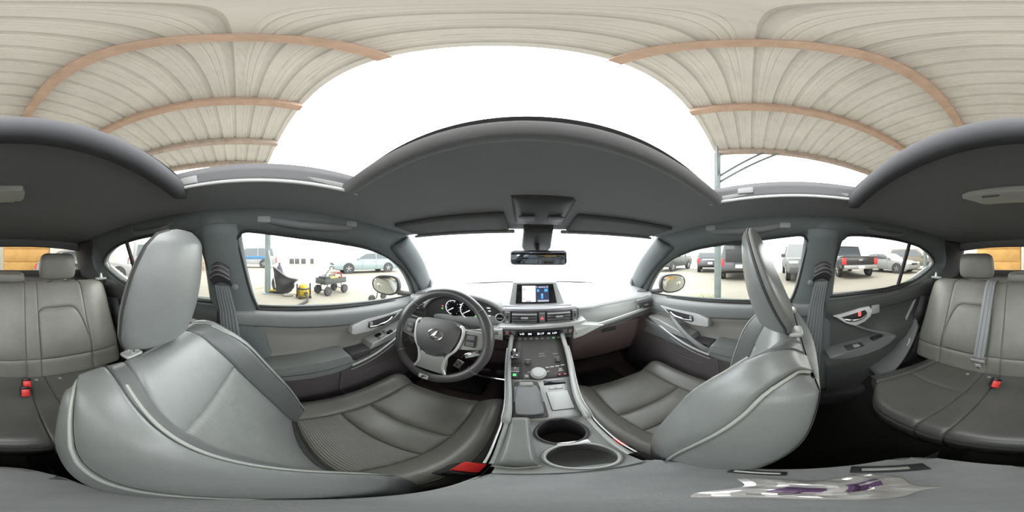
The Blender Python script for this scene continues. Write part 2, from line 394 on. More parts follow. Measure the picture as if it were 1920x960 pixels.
# pillars below and around: A pillar trims, B pillars with belt recess, quarter trims
trim_no = [0]
def trim(vf, m, label, **k):
    trim_no[0] += 1
    o = ob('trim_%d' % trim_no[0], vf, m, None, **k); return tag(o, label, 'trim', kind='structure')
for s, nm in ((-1, "driver's"), (1, "passenger's")):
    def ap(u, v):
        top = [(0.566, 0.565, 1.262), (0.60, 0.72, 1.158), (0.645, 0.855, 1.052), (0.70, 0.99, 0.945)]
        a = V(cat(top, u * 3)); b = V((a.x - 0.012 + 0.03 * v, a.y - 0.075 * v, a.z - 0.045 * v - 0.0)); b.x = a.x + (0.02 * v) - 0.016 * math.sin(math.pi * v)
        return (s * b.x, b.y, b.z)
    o = trim(gridf(ap, lin(0, 1, 16), lin(0, 1, 7)), PILLAR, "grey A pillar trim beside the windscreen on the %s side" % nm, solid=0.02)
    ob('airbag_mark', rbox(ap(0.42, 0.55), (0.004, 0.012, 0.014), 0.001), PL_L, o)
    # B pillar: a tapering trim with a recess for the belt
    def bp(u, v):                                 # u 0 front edge .. 1 rear edge, v 0 top .. 1 bottom
        z = 1.275 - 0.97 * v
        yfront = -0.045 + 0.13 * sstep(0.0, 1.0, v) - 0.055 * (1 - v); yrear = -0.225 - 0.02 * v
        yy = yfront + (yrear - yfront) * u
        x = min(xs(max(z, 0.9)), 0.705) - 0.028 * math.sin(math.pi * min(1, max(0, u))) ** 0.5 - 0.004
        return (s * x, yy, z)
    o = trim(gridf(bp, lin(0, 1, 17), lin(0, 1, 30)), PILLAR, "grey B pillar trim carrying the %s seat belt" % nm, solid=0.01)
    def on_b(u, z, lift):
        p = V(bp(u, (1.275 - z) / 0.97)); return V((p.x - s * lift, p.y, p.z))
    rec = [on_b(0.30, 1.165, 0.003), on_b(0.88, 1.165, 0.003), on_b(0.9, 0.985, 0.003), on_b(0.26, 0.985, 0.003)]
    ob('belt_recess', (rec, [(0, 1, 2, 3)]), PL_D, o, solid=0.002)
    rim = [on_b(u, z, 0.004) for u, z in ((0.30, 1.165), (0.88, 1.165), (0.9, 0.985), (0.26, 0.985))]
    ob('recess_rim', tube(rim, 0.0028, 6, True), PL_L, o)
    ob('pillar_seam', tube([on_b(u, 0.90, 0.002) for u in lin(0.05, 0.95, 8)], 0.0015, 5), PL_D, o)
    # belt: guide loop, webbing
    g = thing('seat_belt', "ribbed grey %s seat belt hanging from the pillar guide" % nm, 'seat belt', tuple(on_b(0.6, 0.35, 0.02)), group='front seat belts')
    def loopf(u, v):
        p = on_b(0.34 + 0.5 * u, 1.13 - 0.075 * v + 0.02 * math.sin(u * 3), 0.012 + 0.026 * math.sin(math.pi * v)); return p
    gd = ob('belt_guide', gridf(loopf, lin(0, 1, 14), lin(0, 1, 10)), PL_D, g, solid=0.006)
    for q in (0.2, 0.4, 0.6):
        ob('guide_fold', tube([loopf(u, q) + V((-s * 0.003, 0, 0.003)) for u in lin(0.02, 0.98, 10)], 0.0025, 5), PL_M, gd)
    ob('guide_bolt', lathe([(0.012, 0), (0.012, 0.008), (0.007, 0.012)], 12, 'x', on_b(0.30, 1.06, 0.02), m=Matrix.Scale(-s, 4, (1, 0, 0))), PL_M, g)
    wu0, wu1 = 0.42, 0.80
    def webf(u, v):
        z = 1.062 - 0.62 * v; dy = 0.015 * v
        p = on_b(wu0 + (wu1 - wu0) * u, z, 0.016 + 0.03 * v); return V((p.x, p.y + dy, p.z))
    wb = ob('webbing', gridf(webf, lin(0, 1, 8), lin(0, 1, 24)), WEB, g, solid=0.0015)
    for q in lin(0.08, 0.92, 6):
        ob('webbing_rib', tube([webf(q, v) + V((-s * 0.0015, 0, 0)) for v in lin(0, 1, 24)], 0.0013, 5), WEBL, wb)
    # rear quarter trim between the rear door and the hatch
    def qt(u, v):
        a = V(cat([(0.575, -0.93, 1.285), (0.655, -0.99, 1.12), (0.69, -0.95, 0.95), (0.68, -0.84, 0.75), (0.66, -0.70, 0.45)], u * 4))
        b = V(cat([(0.535, -1.2, 1.262), (0.62, -1.32, 1.10), (0.66, -1.42, 0.95), (0.60, -1.45, 0.75), (0.6, -1.45, 0.45)], u * 4))
        p = a.lerp(b, v); p.x -= 0.02 * math.sin(math.pi * v); return (s * p.x, p.y, p.z)
    trim(gridf(qt, lin(0, 1, 20), lin(0, 1, 8)), PL_D, "dark rear quarter trim behind the %s back door" % nm, solid=0.02)
    # weather strip along the rear door opening
    p0 = [at_side(1741, 525), at_side(1750, 500)]
    strip = [V((s * a, b, c)) for a, b, c in ((0.60, -0.93, 1.2), (0.655, -0.90, 1.08), (0.672, -0.84, 0.99), (0.672, -0.76, 0.86), (0.67, -0.69, 0.76), (0.665, -0.62, 0.62))]
    trim(tube(smooth_line(strip, 5), 0.009, 8), PL_L, "pale rubber door strip beside the back seat on the %s side" % nm)
    # side speaker grille panel next to the back seat
    a, b, c, d = V((s * 0.662, -0.815, 0.90)), V((s * 0.636, -0.86, 0.90)), V((s * 0.632, -0.80, 0.72)), V((s * 0.662, -0.72, 0.70))
    o = trim(([a, b, c, d], [(0, 1, 2, 3)]), PL_D, "dark slotted side grille next to the back seat on the %s side" % nm, solid=0.01)
    for i in range(11):
        f = (i + 0.5) / 11; ob('slat', tube([a.lerp(d, f) + V((-s * 0.004, 0.004, 0)), b.lerp(c, f) + V((-s * 0.004, 0.004, 0))], 0.0028, 5), PL_M, o)
    for i in range(5):
        f = (i + 0.5) / 5; ob('slat', tube([a.lerp(b, f) + V((-s * 0.004, 0.004, 0)), d.lerp(c, f) + V((-s * 0.004, 0.004, 0))], 0.002, 5), PL_M, o)

# floor pan
def fl(u, v):
    x, y = u, v
    z = 0.30 + 0.09 * sstep(0.13, 0.07, abs(x)) * (1 if y > -0.3 else 1)
    if y > 0.95: z += (y - 0.95) * 1.3
    if y < -0.32: z += 0.13 * sstep(-0.32, -0.4, y)
    return (x, y, z)
o = ob('floor', gridf(fl, lin(-0.72, 0.72, 41), lin(-1.5, 1.3, 60)), CARPET, None); tag(o, 'black carpeted cabin floor under the seats', 'floor', kind='structure')
# bulkheads and the outer skin: hood, sides, hatch
fw = gridf(lambda u, v: (-0.74 + 1.48 * u, 1.24 - 0.30 * (2 * u - 1) ** 2 * v + 0.03, 0.3 + 0.66 * v), lin(0, 1, 12), lin(0, 1, 4))
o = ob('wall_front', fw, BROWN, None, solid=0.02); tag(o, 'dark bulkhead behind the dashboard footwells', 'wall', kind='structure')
def hatch(u, v):
    a = V(cat(RS_B, u * 4)); return (a.x * 1.02, a.y + 0.05 * v - 0.0 - 0.02 * math.sin(math.pi * v), a.z - 0.75 * v)
o = ob('wall_back', gridf(hatch, lin(0, 1, 21), lin(0, 1, 8)), PL_D, None, solid=0.03); tag(o, 'dark inner hatch panel under the rear screen', 'wall', kind='structure')
hdr = gridf(lambda u, v: V(cat(RS_T, u * 4)).lerp(V((cat(RS_T, u * 4)[0], cat(RS_T, u * 4)[1] + 0.05, roof_z(cat(RS_T, u * 4)[0] * 0.98, -1.15) - 0.0)), v), lin(0, 1, 21), lin(0, 1, 4))
trim(hdr, HEADL, 'dark header trim over the rear screen', solid=0.012)
for s, nm in ((-1, "driver's"), (1, "passenger's")):
    def sk(u, v):
        y = 1.05 - 2.55 * u
        pr = [(0.722, belt(y) - 0.035), (0.80, belt(y) - 0.05), (0.855, 0.80), (0.865, 0.62), (0.85, 0.42), (0.80, 0.24)]
        if y < -1.2: pr = [(a - 0.25 * ((-1.2 - y) / 0.3) ** 2 * 0.6, b) for a, b in pr]
        p = cat(pr, v * 5); return (s * p[0], y, p[1])
    o = ob('wall_outer_' + ('left' if s < 0 else 'right'), gridf(sk, lin(0, 1, 30), lin(0, 1, 12)), BODY, None)
    tag(o, "pale painted outside flank of the car on the %s side" % nm, 'car body', kind='structure')
def hood(u, v):
    x = -0.78 + 1.56 * u; c = 1 - (x / 0.9) ** 2
    y0 = 1.30 - 0.32 * (x / 0.78) ** 2
    y = y0 + (2.05 - 0.22 * (x / 0.78) ** 2 - y0) * v
    return (x, y, 0.945 + 0.03 * c - 0.03 * v - 0.30 * v ** 4 - 0.05 * (abs(x) / 0.78) ** 4)
o = thing('car_hood', 'pale painted hood in front of the windscreen', 'car hood', (0, 1.3, 0.9))
ob('panel', gridf(hood, lin(0, 1, 25), lin(0, 1, 16)), BODY, o, solid=0.01)
for s in (-1, 1):
    fl_ = gridf(lambda u, v: (s * (0.79 + 0.08 * math.sin(math.pi * min(1, v * 0.8))), 1.05 + 1.0 * u, 0.92 - 0.3 * u ** 4 - 0.65 * v), lin(0, 1, 14), lin(0, 1, 8))
    ob('fender', fl_, BODY, o)
# seat hump and luggage floor
lug = gridf(lambda u, v: (-0.62 + 1.24 * u, -0.92 - 0.5 * v, 0.98 + 0.02 * v), lin(0, 1, 6), lin(0, 1, 4))
o = thing('luggage_cover', 'dark luggage cover behind the back seat', 'cover', (0, -1.1, 0.97)); ob('sheet', lug, PL_D, o, solid=0.012)
ob('edge_tube', tube([(-0.6, -0.93, 0.985), (0.6, -0.93, 0.985)], 0.018, 10), PL_M, o)
# ================================================================== doors
def front_relief(y, z):
    """half width of the inner face of a front door"""
    b = belt(y); zs = 0.882 - 0.12 * max(0, y) * 0.75          # seam under the top pad
    x = 0.685
    if z > zs:                                                  # top pad
        t = (z - zs) / (b - zs); x = 0.662 - 0.012 * math.sin(math.pi * min(1, t * 0.9)) + 0.038 * sstep(0.72, 1.0, t)
        x += 0.010 * sstep(0.12, 0.0, t)
    else:
        x = 0.676 + 0.016 * sstep(zs, zs - 0.05, z)
        x -= 0.050 * sstep(0.74, 0.66, z) * sstep(0.0, 0.05, z - 0.25)
    return x
SEAMZ = lambda y: 0.882 - 0.09 * max(0, y)
def front_door(s, no, nm):
    d = ob('door_%d' % no, gridf(lambda u, v: (lambda y: (lambda z: (s * front_relief(y, z), y, z))(SEAMZ(y) + (belt(y) - SEAMZ(y)) * v))(-0.125 + 1.075 * u), lin(0, 1, 40), lin(0, 1, 18)), DOORU, None)
    tag(d, 'grey front door panel on the %s side' % nm, 'door', kind='structure')
    ob('middle_panel', gridf(lambda u, v: (lambda y: (lambda z: (s * front_relief(y, z - 1e-4), y, z))(0.66 + (SEAMZ(y) - 0.66) * v))(-0.125 + 1.075 * u), lin(0, 1, 40), lin(0, 1, 18)), DOORM, d)
    ob('lower_panel', gridf(lambda u, v: (lambda y: (lambda z: (s * (front_relief(y, z) + 0.004), y, z))(0.30 + 0.362 * v))(-0.125 + 1.075 * u), lin(0, 1, 40), lin(0, 1, 14)), DOORL, d)
    ob('pad_seam', tube([(s * (front_relief(y, SEAMZ(y)) - 0.001), y, SEAMZ(y)) for y in lin(-0.12, 0.42, 24)], 0.0028, 6), PL_D, d)
    # armrest pad
    arm = [(-0.10, 0.668), (-0.10, 0.688), (-0.06, 0.712), (0.08, 0.730), (0.25, 0.742), (0.292, 0.742), (0.305, 0.70), (0.30, 0.675), (0.15, 0.655), (-0.05, 0.652)]
    ob('armrest', prism([tuple(p) for p in smooth_loop(arm, 3)], lambda a, b, c: (s * c, a, b), 0.685, 0.585, 0.02, 3), L_SEAT if s < 0 else L_SEAT, d)
    ob('armrest_seam', tube(smooth_line([(s * 0.586, -0.10, 0.672), (s * 0.584, 0.0, 0.677), (s * 0.584, 0.15, 0.686), (s * 0.585, 0.295, 0.70)], 6), 0.0016, 5), PL_D, d)
    # pull cup and switch panel in front of the armrest
    ob('pull_cup', rbox((s * 0.645, 0.355, 0.70), (0.075, 0.10, 0.06), 0.008), PL_D, d)
    sw = [(0.40, 0.718), (0.415, 0.752), (0.62, 0.795), (0.70, 0.80), (0.70, 0.785), (0.56, 0.742)]
    p = ob('switch_panel', prism(sw, lambda a, b, c: (s * c, a, b), 0.69, 0.612, 0.006), SATIN, d)
    for i in range(2 if s < 0 else 1):
        for j in range(2 if s < 0 else 1):
            y0 = 0.475 + 0.05 * i; ob('window_switch', rbox((s * (0.625 + 0.026 * j), y0, 0.7665 + 0.0105 * i), (0.018, 0.03, 0.014), 0.003, m=rot(12)), SATIN if (i + j) % 2 == 0 else BLACK, p)
    trimline = smooth_line([(s * 0.584, 0.30, 0.684), (s * 0.588, 0.40, 0.703), (s * 0.598, 0.50, 0.728), (s * 0.612, 0.60, 0.756), (s * 0.635, 0.72, 0.78)], 6)
    ob('chrome_line', tube(trimline, 0.0045, 8, flat=(1.2, 0.7)), SILVER, d)
    ob('lower_line', tube([q + V((0, -0.005, -0.025)) for q in trimline], 0.0022, 6), PL_L, d)
    ob('ledge', prism([(0.30, 0.665), (0.30, 0.683), (0.40, 0.70), (0.50, 0.725), (0.62, 0.76), (0.72, 0.778), (0.72, 0.74), (0.55, 0.68)], lambda a, b, c: (s * c, a, b), 0.69, 0.60, 0.006), PL_M, d)
    # inner release: satin bezel, recess, lever
    bz = [(0.335, 0.852), (0.335, 0.812), (0.352, 0.804), (0.44, 0.806), (0.535, 0.822), (0.59, 0.842), (0.64, 0.868), (0.642, 0.876), (0.55, 0.872), (0.42, 0.873), (0.385, 0.869)]
    b_ = ob('handle_bezel', prism([tuple(p) for p in bz], lambda a, b, c: (s * c, a, b), 0.69, 0.649, 0.005, 3), SILVER, d)
    rc = [(0.42, 0.858), (0.415, 0.828), (0.43, 0.818), (0.51, 0.823), (0.57, 0.84), (0.60, 0.860), (0.56, 0.862)]
    ob('recess', prism(rc, lambda a, b, c: (s * c, a, b), 0.66, 0.6475, 0.001), PL_D, b_)
    ob('lever', tube(smooth_line([(s * 0.646, 0.425, 0.830), (s * 0.632, 0.47, 0.832), (s * 0.630, 0.52, 0.838), (s * 0.644, 0.56, 0.846)], 5), 0.006, 8, flat=(1.3, 0.6)), CHROME, b_)
    ob('lock_knob', rbox((s * 0.642, 0.428, 0.846), (0.012, 0.014, 0.02), 0.003), PL_L, b_)
    # map pocket outline low on the door
    ob('pocket_line', tube(smooth_line([(s * 0.632, 0.28, 0.62), (s * 0.632, 0.29, 0.45), (s * 0.632, 0.5, 0.42), (s * 0.632, 0.8, 0.45)], 6), 0.003, 6), PL_M, d)
    ob('speaker_line', tube([(s * 0.634, 0.36, 0.575), (s * 0.636, 0.58, 0.59)], 0.002, 5), PL_M, d)
    if s > 0:                                                   # passenger's pull bar from the bezel down to the armrest
        ob('pull_bar', tube(smooth_line([(0.652, 0.56, 0.825), (0.62, 0.50, 0.80), (0.594, 0.41, 0.755), (0.588, 0.335, 0.718), (0.60, 0.30, 0.70)], 6), [0.012] * 4 + [0.016] * 21, 10, flat=(1.0, 0.75)), DOORU, d)
    # dark sail panel carrying the mirror, and shut line
    ob('shut_line', tube(smooth_line([(s * 0.672, -0.125, belt(-0.12)), (s * 0.68, -0.10, 0.86), (s * 0.674, -0.03, 0.6), (s * 0.674, 0.05, 0.32)], 6), 0.006, 6), RUBBER, d)
    ob('sill_strip', tube([(s * (xs(belt(y)) - 0.006), y, belt(y) + 0.001) for y in lin(-0.12, 0.82, 24)], 0.006, 6), RUBBER, d)
front_door(-1, 1, "driver's"); front_door(1, 2, "passenger's")

def rear_relief(y, z):
    x = 0.676
    b = belt(y)
    if z > 0.885: x = 0.662 - 0.010 * math.sin(math.pi * min(1, (z - 0.885) / (b - 0.885 + 1e-6))) + 0.036 * sstep(b - 0.03, b, z)
    else: x = 0.668 + 0.012 * sstep(0.885, 0.84, z)
    x -= 0.038 * sstep(0.80, 0.72, z) * sstep(-0.42, -0.56, y) * sstep(0.58, 0.66, z)
    x -= 0.030 * sstep(0.64, 0.58, z)
    return x
def rear_door(s, no, nm):
    d = ob('door_%d' % no, gridf(lambda u, v: (lambda y: (lambda z: (s * rear_relief(y, z), y, z))(0.33 + (belt(y) - 0.33) * v))(-0.20 - 0.74 * u), lin(0, 1, 40), lin(0, 1, 40)), mat('rear_door', (0.085, 0.088, 0.085), 0.55, bump=0.12, bscale=500, bdist=0.0008), None)
    tag(d, 'dark rear door panel on the %s side' % nm, 'door', kind='structure')
    ob('pad_seam', tube([(s * (rear_relief(y, 0.886) - 0.001), y, 0.886 + 0.02 * max(0, -0.5 - y)) for y in lin(-0.44, -0.82, 14)], 0.002, 5), MBLACK, d)
    bz = [(-0.235, 0.882), (-0.30, 0.835), (-0.345, 0.812), (-0.395, 0.830), (-0.43, 0.85), (-0.44, 0.885), (-0.42, 0.91), (-0.37, 0.908)]
    b_ = ob('handle_bezel', prism(bz, lambda a, b, c: (s * c, a, b), 0.69, 0.648, 0.005, 3), SILVER, d)
    rc = [(-0.27, 0.874), (-0.31, 0.848), (-0.39, 0.853), (-0.408, 0.875), (-0.395, 0.895)]
    ob('recess', prism(rc, lambda a, b, c: (s * c, a, b), 0.66, 0.6465, 0.001), MBLACK, b_)
    ob('lever', tube(smooth_line([(s * 0.645, -0.29, 0.858), (s * 0.632, -0.33, 0.854), (s * 0.632, -0.37, 0.858), (s * 0.644, -0.40, 0.868)], 5), 0.0055, 8, flat=(1.3, 0.6)), CHROME, b_)
    ob('lock_tab', rbox((s * 0.642, -0.362, 0.880), (0.010, 0.014, 0.024), 0.002), REDL, b_)
    ob('grip_patch', rbox((s * 0.655, -0.46, 0.885), (0.012, 0.05, 0.05), 0.01), PL_L, b_)
    # armrest with switch and pull pocket
    arm = [(-0.215, 0.672), (-0.215, 0.70), (-0.40, 0.715), (-0.52, 0.735), (-0.545, 0.715), (-0.50, 0.69), (-0.38, 0.668)]
    a_ = ob('armrest', prism([tuple(p) for p in smooth_loop(arm, 3)], lambda a, b, c: (s * c, a, b), 0.68, 0.585, 0.012, 3), PL_M, d)
    ob('pull_pocket', rbox((s * 0.63, -0.47, 0.722), (0.035, 0.10, 0.016), 0.005), MBLACK, a_)
    ob('window_switch', rbox((s * 0.615, -0.33, 0.714), (0.022, 0.03, 0.012), 0.003), SATIN, a_)
    ob('switch_plate', rbox((s * 0.62, -0.34, 0.7085), (0.05, 0.12, 0.008), 0.003), PL_D, a_)
    ob('sweep', tube(smooth_line([(s * 0.652, -0.345, 0.815), (s * 0.640, -0.42, 0.775), (s * 0.622, -0.50, 0.74), (s * 0.615, -0.54, 0.725)], 6), 0.006, 8), PL_M, d)
    ob('sill_strip', tube([(s * (xs(belt(y)) - 0.006), y, belt(y) + 0.001) for y in lin(-0.22, -0.78, 24)], 0.006, 6), RUBBER, d)
rear_door(-1, 3, "driver's"); rear_door(1, 4, "passenger's")
# sill trims along the floor
for s, nm in ((-1, "driver's"), (1, "passenger's")):
    trim(rbox((s * 0.64, 0.1, 0.34), (0.09, 1.5, 0.09), 0.02), PL_D, 'dark plastic sill trim along the %s side of the floor' % nm)
# ================================================================== seats
def clus(n, k=0.8): return [i / (n - 1) - k * math.sin(2 * math.pi * i / (n - 1)) / (2 * math.pi) for i in range(n)]
def patch(name, S, u0, u1, v0, v1, material, parent, nu=18, nv=18, groove=0.007, wid=0.014, puff=0.0, flip=1):
    """a padded panel: the surface S between seams, its border sunk into the seam"""
    us = [u0 + (u1 - u0) * t for t in clus(nu)]; vs_ = [v0 + (v1 - v0) * t for t in clus(nv)]
    um, vm = (u0 + u1) / 2, (v0 + v1) / 2
    lu = sum((V(S(u0 + (u1 - u0) * (i + 1) / 6, vm)) - V(S(u0 + (u1 - u0) * i / 6, vm))).length for i in range(6))
    lv = sum((V(S(um, v0 + (v1 - v0) * (i + 1) / 6)) - V(S(um, v0 + (v1 - v0) * i / 6))).length for i in range(6))
    def f(u, v):
        p = V(S(u, v)); e = 1e-3
        a = V(S(u + e, v)) - V(S(u - e, v)); b = V(S(u, v + e)) - V(S(u, v - e)); n = a.cross(b) * flip
        if n.length > 1e-12: n.normalize()
        fu = (u - u0) / (u1 - u0); fv = (v - v0) / (v1 - v0)
        dist = min(min(fu, 1 - fu) * lu, min(fv, 1 - fv) * lv)
        t = max(0, min(1, dist / wid)); r = math.sqrt(max(0, 1 - (1 - t) ** 2))
        return p + n * (-groove * (1 - r) + puff * math.sin(math.pi * fu) * math.sin(math.pi * fv))
    return ob(name, gridf(f, us, vs_), material, parent, ang=80)
def seam(name, S, pts, material, parent, r=0.0018, k=6, flip=1, lift=0.0):
    pp = [cat([list(p) for p in pts], i / k) for i in range((len(pts) - 1) * k + 1)]
    return ob(name, tube([S(*p) for p in pp], r, 6), material, parent)

# cross sections: control points by index, u from 0 (left bottom) to 2N (right bottom), centre N
CUS = [(0.0, 0.0), (0.07, 0.001), (0.135, 0.004), (0.165, 0.020), (0.198, 0.036), (0.226, 0.030), (0.244, 0.002), (0.250, -0.055), (0.246, -0.12)]
BAK = [(0.0, 0.0), (0.065, 0.003), (0.125, 0.010), (0.155, 0.040), (0.182, 0.066), (0.212, 0.058), (0.240, 0.018), (0.250, -0.030), (0.243, -0.085)]
def cs(tab, u):
    n = len(tab) - 1; a = u - n; p = cat(tab, abs(a)) if abs(a) > 1e-9 else list(tab[0])
    return (math.copysign(p[0], a), p[1])
def path(tab, v):
    n = len(tab) - 1; p = cat(tab, v * n); e = 0.01
    a = cat(tab, max(0, v * n - e)); b = cat(tab, min(n, v * n + e)); t = V((b[0] - a[0], b[1] - a[1])); t.normalize()
    return p, (-t.y, t.x)
CPATH = [(-0.06, -0.01), (0.02, -0.004), (0.13, 0.0), (0.25, 0.008), (0.36, 0.022), (0.425, 0.030), (0.462, 0.018), (0.48, -0.02), (0.475, -0.09)]
BPATH = [(-0.01, -0.05), (0.0, 0.05), (0.012, 0.16), (0.014, 0.27), (0.006, 0.38), (-0.008, 0.47), (-0.022, 0.525), (-0.055, 0.555), (-0.090, 0.545)]
def front_seat(name, label, cx, by, recl, inner, dz=0.0, hraise=0.0, hfwd=0.05, HH=0.235, depth=0.090):
    """inner = +1 when the console is on the seat's right"""
    t = thing(name, label, 'car seat', (cx, by, 0.30), world=False)
    Z0 = 0.47 + dz - 0.30
    def SC(u, v):
        x, h = cs(CUS, u); (y, z), n = path(CPATH, v)
        fade = 1 - 0.75 * sstep(0.62, 0.98, v)
        if h > 0: h *= fade * (0.9 + 0.25 * math.sin(math.pi * min(1, v * 1.3)))
        x *= 1 - 0.05 * sstep(0.75, 1, v)
        return V((x, y + n[0] * h, Z0 + z + n[1] * h))
    ca, sa = math.cos(R(recl)), math.sin(R(recl))
    def SB(u, v):
        aa = abs(u - 8); ue = 8 + math.copysign(min(aa, 6.6), u - 8)
        x, h = cs(BAK, ue); (n_, l), nn = path(BPATH, v)
        b = 0.75 + 0.25 * sstep(0, 0.3, v) - 0.55 * sstep(0.5, 0.78, v) - 0.45 * sstep(0.72, 0.95, v)
        if h > 0: h *= max(0, b)
        kx = 1 + 0.02 * math.sin(math.pi * min(1, v / 0.6)) - 0.10 * sstep(0.5, 0.78, v) - 0.14 * sstep(0.70, 0.98, v)
        x *= kx
        # path normal: forward is +n ; (dn,dl) -> normal pointing forward
        fn, fl_ = (-nn[0], -nn[1])
        n2 = n_ + fn * h; l2 = l + fl_ * h
        if aa > 6.6:
            w_ = (aa - 6.6) / 1.4; lr = min(l, 0.53)
            n2 += (min(-depth, n_) - n2) * w_; l2 += (lr - l2) * w_; x *= 1 + 0.035 * math.sin(math.pi * w_ * 0.8) - 0.02 * w_
        return V((x, n2 * ca - l2 * sa, Z0 + n2 * sa + l2 * ca))
    N = 8
    # frame body under the panels
    body = lambda S, g, fl2: gridf(lambda u, v: S(u, v) + V((0, 0, 0)), lin(0, 16, 41), lin(0, 1, 33))
    def inset(S, g, fl2):
        def f(u, v):
            e = 1e-3; p = S(u, v); a = S(u + e, v) - S(u - e, v); b = S(u, v + e) - S(u, v - e); n = a.cross(b) * fl2
            if n.length > 1e-12: n.normalize()
            return p - n * g
        return f
    fc = -1 if (SC(N + .1, .4) - SC(N - .1, .4)).cross(SC(N, .41) - SC(N, .39)).z < 0 else 1
    fb = 1 if (SB(N + .1, .4) - SB(N - .1, .4)).cross(SB(N, .41) - SB(N, .39)).y > 0 else -1
    ob('cushion_core', gridf(inset(SC, 0.0085, fc), lin(0.3, 15.7, 41), lin(0.02, 1, 33)), STITCH, t)
    ob('back_core', gridf(inset(SB, 0.0085, fb), lin(0.3, 15.7, 41), lin(0.02, 0.99, 33)), STITCH, t)
    # cushion: three panels between two bolsters, nose, side valances
    vrow = [0.10, 0.262, 0.372, 0.70]
    for i in range(3):
        patch('cushion_panel', SC, N - 2.15, N + 2.15, vrow[i], vrow[i + 1], (L_CUSHI, L_CUSH, L_CUSH)[i], t, 24, 16, flip=fc, puff=0.005, groove=0.010, wid=0.02)
    patch('cushion_nose', SC, N - 2.15, N + 2.15, 0.70, 0.99, L_CUSH, t, 20, 16, flip=fc)
    for a, b in ((N - 6.05, N - 2.15), (N + 2.15, N + 6.05)):
        patch('cushion_bolster', SC, a, b, 0.06, 0.99, L_CUSH, t, 22, 34, flip=fc)
    for a, b in ((N - 8, N - 6.05), (N + 6.05, N + 8)):
        patch('cushion_side', SC, a, b, 0.06, 0.99, L_DARK, t, 10, 30, flip=fc)
    seam('bolster_stitch', SC, [(N - 5.0, 0.12), (N - 5.0, 0.4), (N - 4.9, 0.65), (N - 4.4, 0.8)], STITCH, t)
    seam('bolster_stitch', SC, [(N + 5.0, 0.12), (N + 5.0, 0.4), (N + 4.9, 0.65), (N + 4.4, 0.8)], STITCH, t)
    # backrest: ribbed lower panel, plain upper panel, bolsters split by piping, side panels, rear shell
    patch('back_lower_panel', SB, N - 2.1, N + 2.1, 0.08, 0.50, L_INS, t, 24, 26, flip=fb, groove=0.010, wid=0.02, puff=0.006)
    patch('back_upper_panel', SB, N - 2.1, N + 2.1, 0.50, 0.97, L_SEAT, t, 24, 26, flip=fb)
    for a, b, m_ in ((N - 4.0, N - 2.1, L_SEAT), (N + 2.1, N + 4.0, L_SEAT)):
        patch('bolster_inner', SB, a, b, 0.05, 0.97, L_DARK, t, 14, 40, flip=fb)
    for a, b in ((N - 6.6, N - 4.0), (N + 4.0, N + 6.6)):
        patch('bolster_outer', SB, a, b, 0.05, 0.99, L_SEAT, t, 16, 40, flip=fb)
    for a, b in ((N - 8, N - 6.6), (N + 6.6, N + 8)):
        patch('back_side', SB, a, b, 0.05, 0.99, L_SEAT, t, 10, 40, flip=fb, groove=0.004)
    for q in (-1, 1):
        seam('piping', SB, [(N + q * 4.0, 0.07), (N + q * 4.0, 0.3), (N + q * 4.0, 0.55), (N + q * 3.7, 0.74)], PIPE, t, r=0.0028)
        seam('piping', SB, [(N + q * 6.6, 0.06), (N + q * 6.6, 0.3), (N + q * 6.6, 0.6), (N + q * 6.6, 0.85), (N + q * 6.5, 0.97)], PIPE, t, r=0.003)
    # rear shell closes the back
    def shell(u, v):
        v2 = 0.05 + 0.94 * v; a, b = SB(0.02, v2), SB(15.98, v2); p = a.lerp(b, u); bul = 0.028 * math.sin(math.pi * u) * sstep(1.0, 0.8, v)
        return p + V((0, -ca * bul, -sa * bul))
    ob('back_shell', gridf(shell, lin(0, 1, 14), lin(0, 1, 30)), L_SEAT, t)
    # headrest: wedge, thin at the top; stems with guides
    topc = SB(N, 0.965); hb = V((0, topc.y - 0.012 + hfwd, topc.z + 0.016 + hraise))
    HW = [(0.0, 0.068), (0.06, 0.094), (0.2, 0.112), (0.45, 0.125), (0.7, 0.122), (0.88, 0.105), (0.96, 0.080), (1.0, 0.035)]
    def hw(tt):
        for i_, ((a, b), (c, d)) in enumerate(zip(HW, HW[1:])):
            if tt <= c: return cat([[q_[1]] for q_ in HW], i_ + (tt - a) / (c - a))[0]
        return 0.035
    tilt = 0.045
    def hfr(tt): return hb.y + 0.052 + tilt * tt - 0.03 * (2 * tt - 1) ** 2 * 0.6 - 0.05 * sstep(0.12, 0.0, tt) - 0.012 * sstep(0.9, 1.0, tt)
    def hbk(tt): return hb.y - 0.052 + 0.105 * tt ** 1.05 + 0.03 * sstep(0.14, 0.0, tt)
    def HS(a, tt):
        an = 2 * math.pi * a; c, s_ = math.cos(an), math.sin(an); e = 0.62 if s_ > 0 else 0.42
        ww = hw(tt); yf, yb = hfr(tt), hbk(tt); ym, yd = (yf + yb) / 2, max(0.006, (yf - yb) / 2)
        x = math.copysign(abs(c) ** e, c) * ww; y = ym + math.copysign(abs(s_) ** e, s_) * yd
        y -= 0.034 * (x / 0.125) ** 2 * (0.5 + 0.5 * math.copysign(abs(s_) ** e, s_))
        return V((x, y, hb.z + HH * tt))
    tl = [0, 0.008, 0.018, 0.035, 0.05, 0.07, 0.095, 0.12, 0.16, 0.2, 0.25, 0.3, 0.36, 0.42, 0.48, 0.54, 0.6, 0.66, 0.72, 0.78, 0.83, 0.87, 0.9, 0.925, 0.95, 0.97, 0.985, 0.995, 1.0]
    vs_, fs = gridf(lambda a, tt: HS(a, tt), [i / 48 for i in range(48)], tl, closed=True)
    n_t = len(tl); fs = list(fs) + [tuple(i * n_t for i in range(48)), tuple(i * n_t + n_t - 1 for i in range(48))]
    hr = ob('headrest', (vs_, fs), L_SEAT, t, ang=70)
